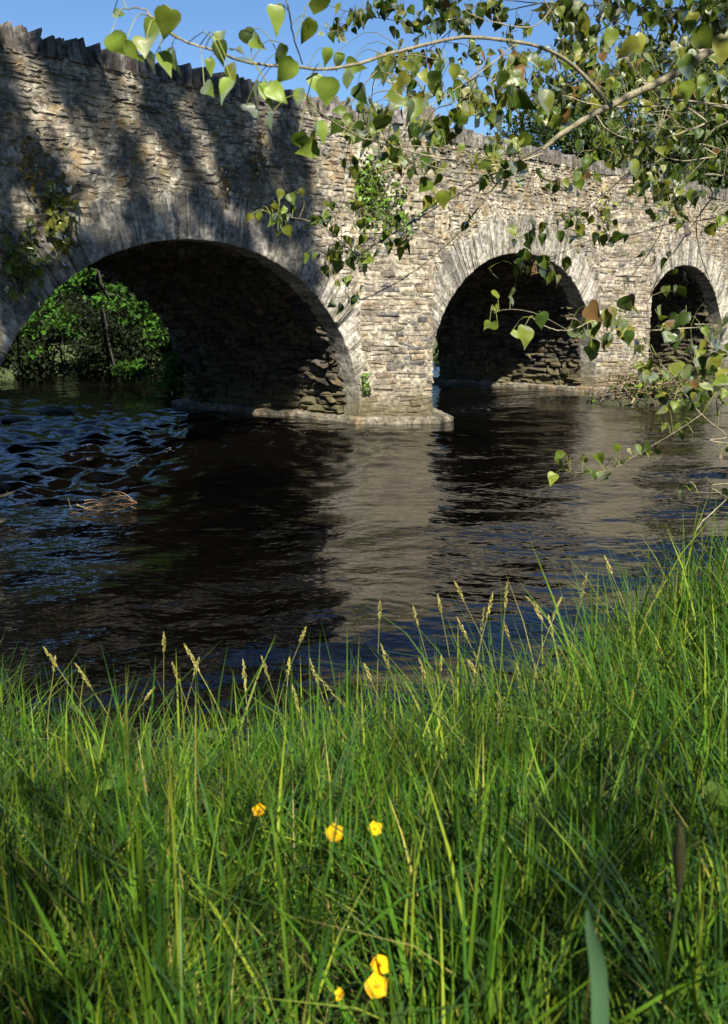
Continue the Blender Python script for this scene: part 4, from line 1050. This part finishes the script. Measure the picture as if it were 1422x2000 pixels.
# flowering grass stalks
SEED = [(88, 1268), (108, 1285), (150, 1300), (320, 1238), (362, 1262), (338, 1298), (388, 1288), (475, 1293), (512, 1285), (565, 1288), (596, 1228), (606, 1290), (572, 1342), (713, 1300), (745, 1262), (742, 1178), (808, 1188), (856, 1165), (890, 1140), (895, 1210), (990, 1142), (962, 1162), (1030, 1168), (1046, 1190), (1072, 1205), (1182, 1090), (1146, 1122), (945, 1190), (985, 1218), (820, 1290), (862, 1285), (915, 1290), (620, 1320), (300, 1345), (655, 1360), (880, 1330), (1010, 1300), (1095, 1170)]
ORD = ('first second third fourth fifth sixth seventh eighth ninth tenth eleventh twelfth thirteenth fourteenth fifteenth sixteenth seventeenth eighteenth nineteenth twentieth').split()
ORD += ['twenty-' + o for o in ORD[:9]] + ['thirtieth'] + ['thirty-' + o for o in ORD[:9]]
rank = {k: i_ for i_, k in enumerate(sorted(range(len(SEED)), key=lambda k: SEED[k][0]))}
for k_, (px, py) in enumerate(SEED):
    x0 = (px - CX) / 1850
    D = float(bank_edge(np.array([x0 * 2.5]))[0]) - gr.uniform(0.0, 0.35)
    tip = at(px, py, D)
    for _ in range(3): tip = at(px, py, D)
    lean = gr.normal(0.05, 0.10); base = np.array([tip[0] + lean, D - abs(gr.normal(0, 0.12)), 0]); base[2] = ground_at(base[0], base[1])
    st = empty('grass_stalk', tuple(base)); tag(st, 'flowering grass stalk, %s pale seed head counted from the left along the bank' % ORD[rank[k_]], 'grass stalk', 'flowering grass stalks along the bank edge')
    Q = resample([base, base * 0.45 + tip * 0.55 + np.array([lean * 0.35, 0, 0.03]), tip], 12)
    c = np.array([0.21, 0.22, 0.06]) * gr.uniform(0.7, 1.3); py = py + gr.normal(0, 10)
    sb = MB(); tube(sb, Q, np.linspace(0.0017, 0.0008, 12), 5, c * 0.8); sb.build('stem', M_seed, st, smooth=True)
    hb = MB(); d = unit(Q[-1] - Q[-3]); HL = gr.uniform(0.04, 0.075)
    for k in range(30):
        u = k / 29; p = tip - d * HL * (1 - u); o = unit(np.cross(d, gr.normal(0, 1, 3))); rr = 0.0036 * math.sin(math.pi * min(0.95, u * 0.8 + 0.15))
        e = p + o * rr + d * 0.010; m_ = p + o * rr * 1.3 + d * 0.003; s_ = np.cross(d, o) * 0.0018
        hb.add([p, m_ + s_, e, m_ - s_, m_ + o * 0.0015], tris=[(0, 4, 1), (1, 4, 2), (2, 4, 3), (3, 4, 0)], col=c * gr.uniform(0.9, 1.5) * np.array([1.15, 0.98, 0.9]))
    hb.build('seed_head', M_seed, st)

# buttercups
def buttercup(px, py, D, size, tilt, label):
    c = at(px, py, D); base = c + np.array([gr.normal(0, 0.05), 0.06 + gr.normal(0, 0.04), 0]); base[2] = ground_at(base[0], base[1])
    o = empty('buttercup', tuple(base)); tag(o, label, 'flower', 'buttercups in the grass')
    sb = MB(); Q = resample([base, (base + c) / 2 + np.array([gr.normal(0, 0.02), 0.01, 0.03]), c], 12); tube(sb, Q, np.linspace(0.0016, 0.001, 12), 6, (0.10, 0.17, 0.03)); sb.build('stem', M_grass, o, smooth=True)
    ax_ = unit(np.array(tilt)); X = unit(np.cross(ax_, (0.3, 0.2, 0.9))); Y = np.cross(ax_, X); Rm = size * 0.58
    for k in range(5):
        a = 2 * math.pi * k / 5 + 0.3; u = math.cos(a) * X + math.sin(a) * Y; v = np.cross(ax_, u); mb = MB(); V = []
        for i_ in range(6):
            t_ = i_ / 5; w = 0.62 * math.sin(math.pi * (0.12 + 0.80 * t_) ** 0.9) * (1 if i_ < 5 else 0.55)
            for s in (-1, -0.5, 0, 0.5, 1): V.append(c + u * Rm * (0.08 + 0.95 * t_ * (1 - 0.06 * s * s)) + v * Rm * w * s + ax_ * Rm * (0.55 * t_ ** 1.6 + 0.12 * s * s))
        q = [(i_ * 5 + j, i_ * 5 + j + 1, (i_ + 1) * 5 + j + 1, (i_ + 1) * 5 + j) for i_ in range(5) for j in range(4)]
        mb.add(np.array(V), quads=q, col=np.array([0.85, 0.52, 0.010]) * gr.uniform(0.85, 1.05)); mb.build('petal', M_petal, o, smooth=True)
    mb = MB()
    for k in range(26):
        d = gr.normal(0, 1, 3); d = unit(d + ax_ * 1.6); p = c + ax_ * 0.001; tube(mb, [p, p + d * Rm * 0.38], [0.0004, 0.0006], 4, (0.65, 0.40, 0.02))
    mb.build('stamens', M_petal, o)
buttercup(508, 1586, 1.48, 0.021, (-0.2, -0.5, 0.8), 'orange-yellow buttercup beside a tall stem, leftmost of the open flowers')
buttercup(655, 1628, 1.38, 0.025, (-0.1, -0.75, 0.6), 'large bright buttercup facing the viewer in the middle of the grass')
buttercup(732, 1620, 1.40, 0.020, (0.1, -0.7, 0.7), 'small buttercup on a long pale stem right of the large middle one')
buttercup(742, 1884, 1.10, 0.022, (0.1, -0.8, 0.55), 'upper of the two overlapping buttercups at the bottom of the picture')
buttercup(735, 1930, 1.06, 0.026, (0.0, -0.6, 0.75), 'deep yellow buttercup, lower and larger of the overlapping pair')
buttercup(668, 1942, 1.07, 0.014, (-0.7, -0.5, 0.4), 'tiny half-open buttercup left of the overlapping pair')

# broad blade and dark plantain head close to the lens
base = at(1172, 2030, 0.72); tip = at(1148, 1780, 0.66)
base[2] = base[2] - 0.0; foot = np.array([base[0] + 0.03, base[1] + 0.1, ground_at(base[0], base[1])])
mb = MB(); Q = resample([foot, base, tip], 16); V = []
for k, p in enumerate(Q):
    u = k / 15; w = 0.0075 * (1 - u ** 5 * 0.8); V += [p - np.array([w, 0, 0]), p + np.array([0, 0.002, 0]), p + np.array([w, 0, 0])]
mb.add(np.array(V), quads=[(3 * k + j, 3 * k + j + 1, 3 * k + j + 4, 3 * k + j + 3) for k in range(15) for j in (0, 1)], col=(0.075, 0.15, 0.075))
tag(mb.build('broad_blade', M_grass, smooth=True, origin=tuple(foot)), 'broad blue-green blade standing close at the bottom right', 'blade')
pl = at(1326, 1740, 0.80); pt = at(1328, 1610, 0.78); foot = np.array([pl[0] + 0.01, pl[1] + 0.12, ground_at(pl[0], pl[1])])
po = empty('plantain', tuple(foot)); tag(po, 'dark blurred plantain head close to the viewer at the right', 'plant')
mb = MB(); tube(mb, resample([foot, pl * 0.6 + foot * 0.4, pl], 10), 0.0016, 6, (0.05, 0.09, 0.02)); mb.build('stem', M_grass, po, smooth=True)
mb = MB(); Q = resample([pl, (pl + pt) / 2, pt], 14); tube(mb, Q, 0.0052 * np.sin(np.linspace(0.25, 3.0, 14)) ** 0.6, 10, (0.045, 0.045, 0.02)); mb.build('seed_head', M_seed, po, smooth=True)
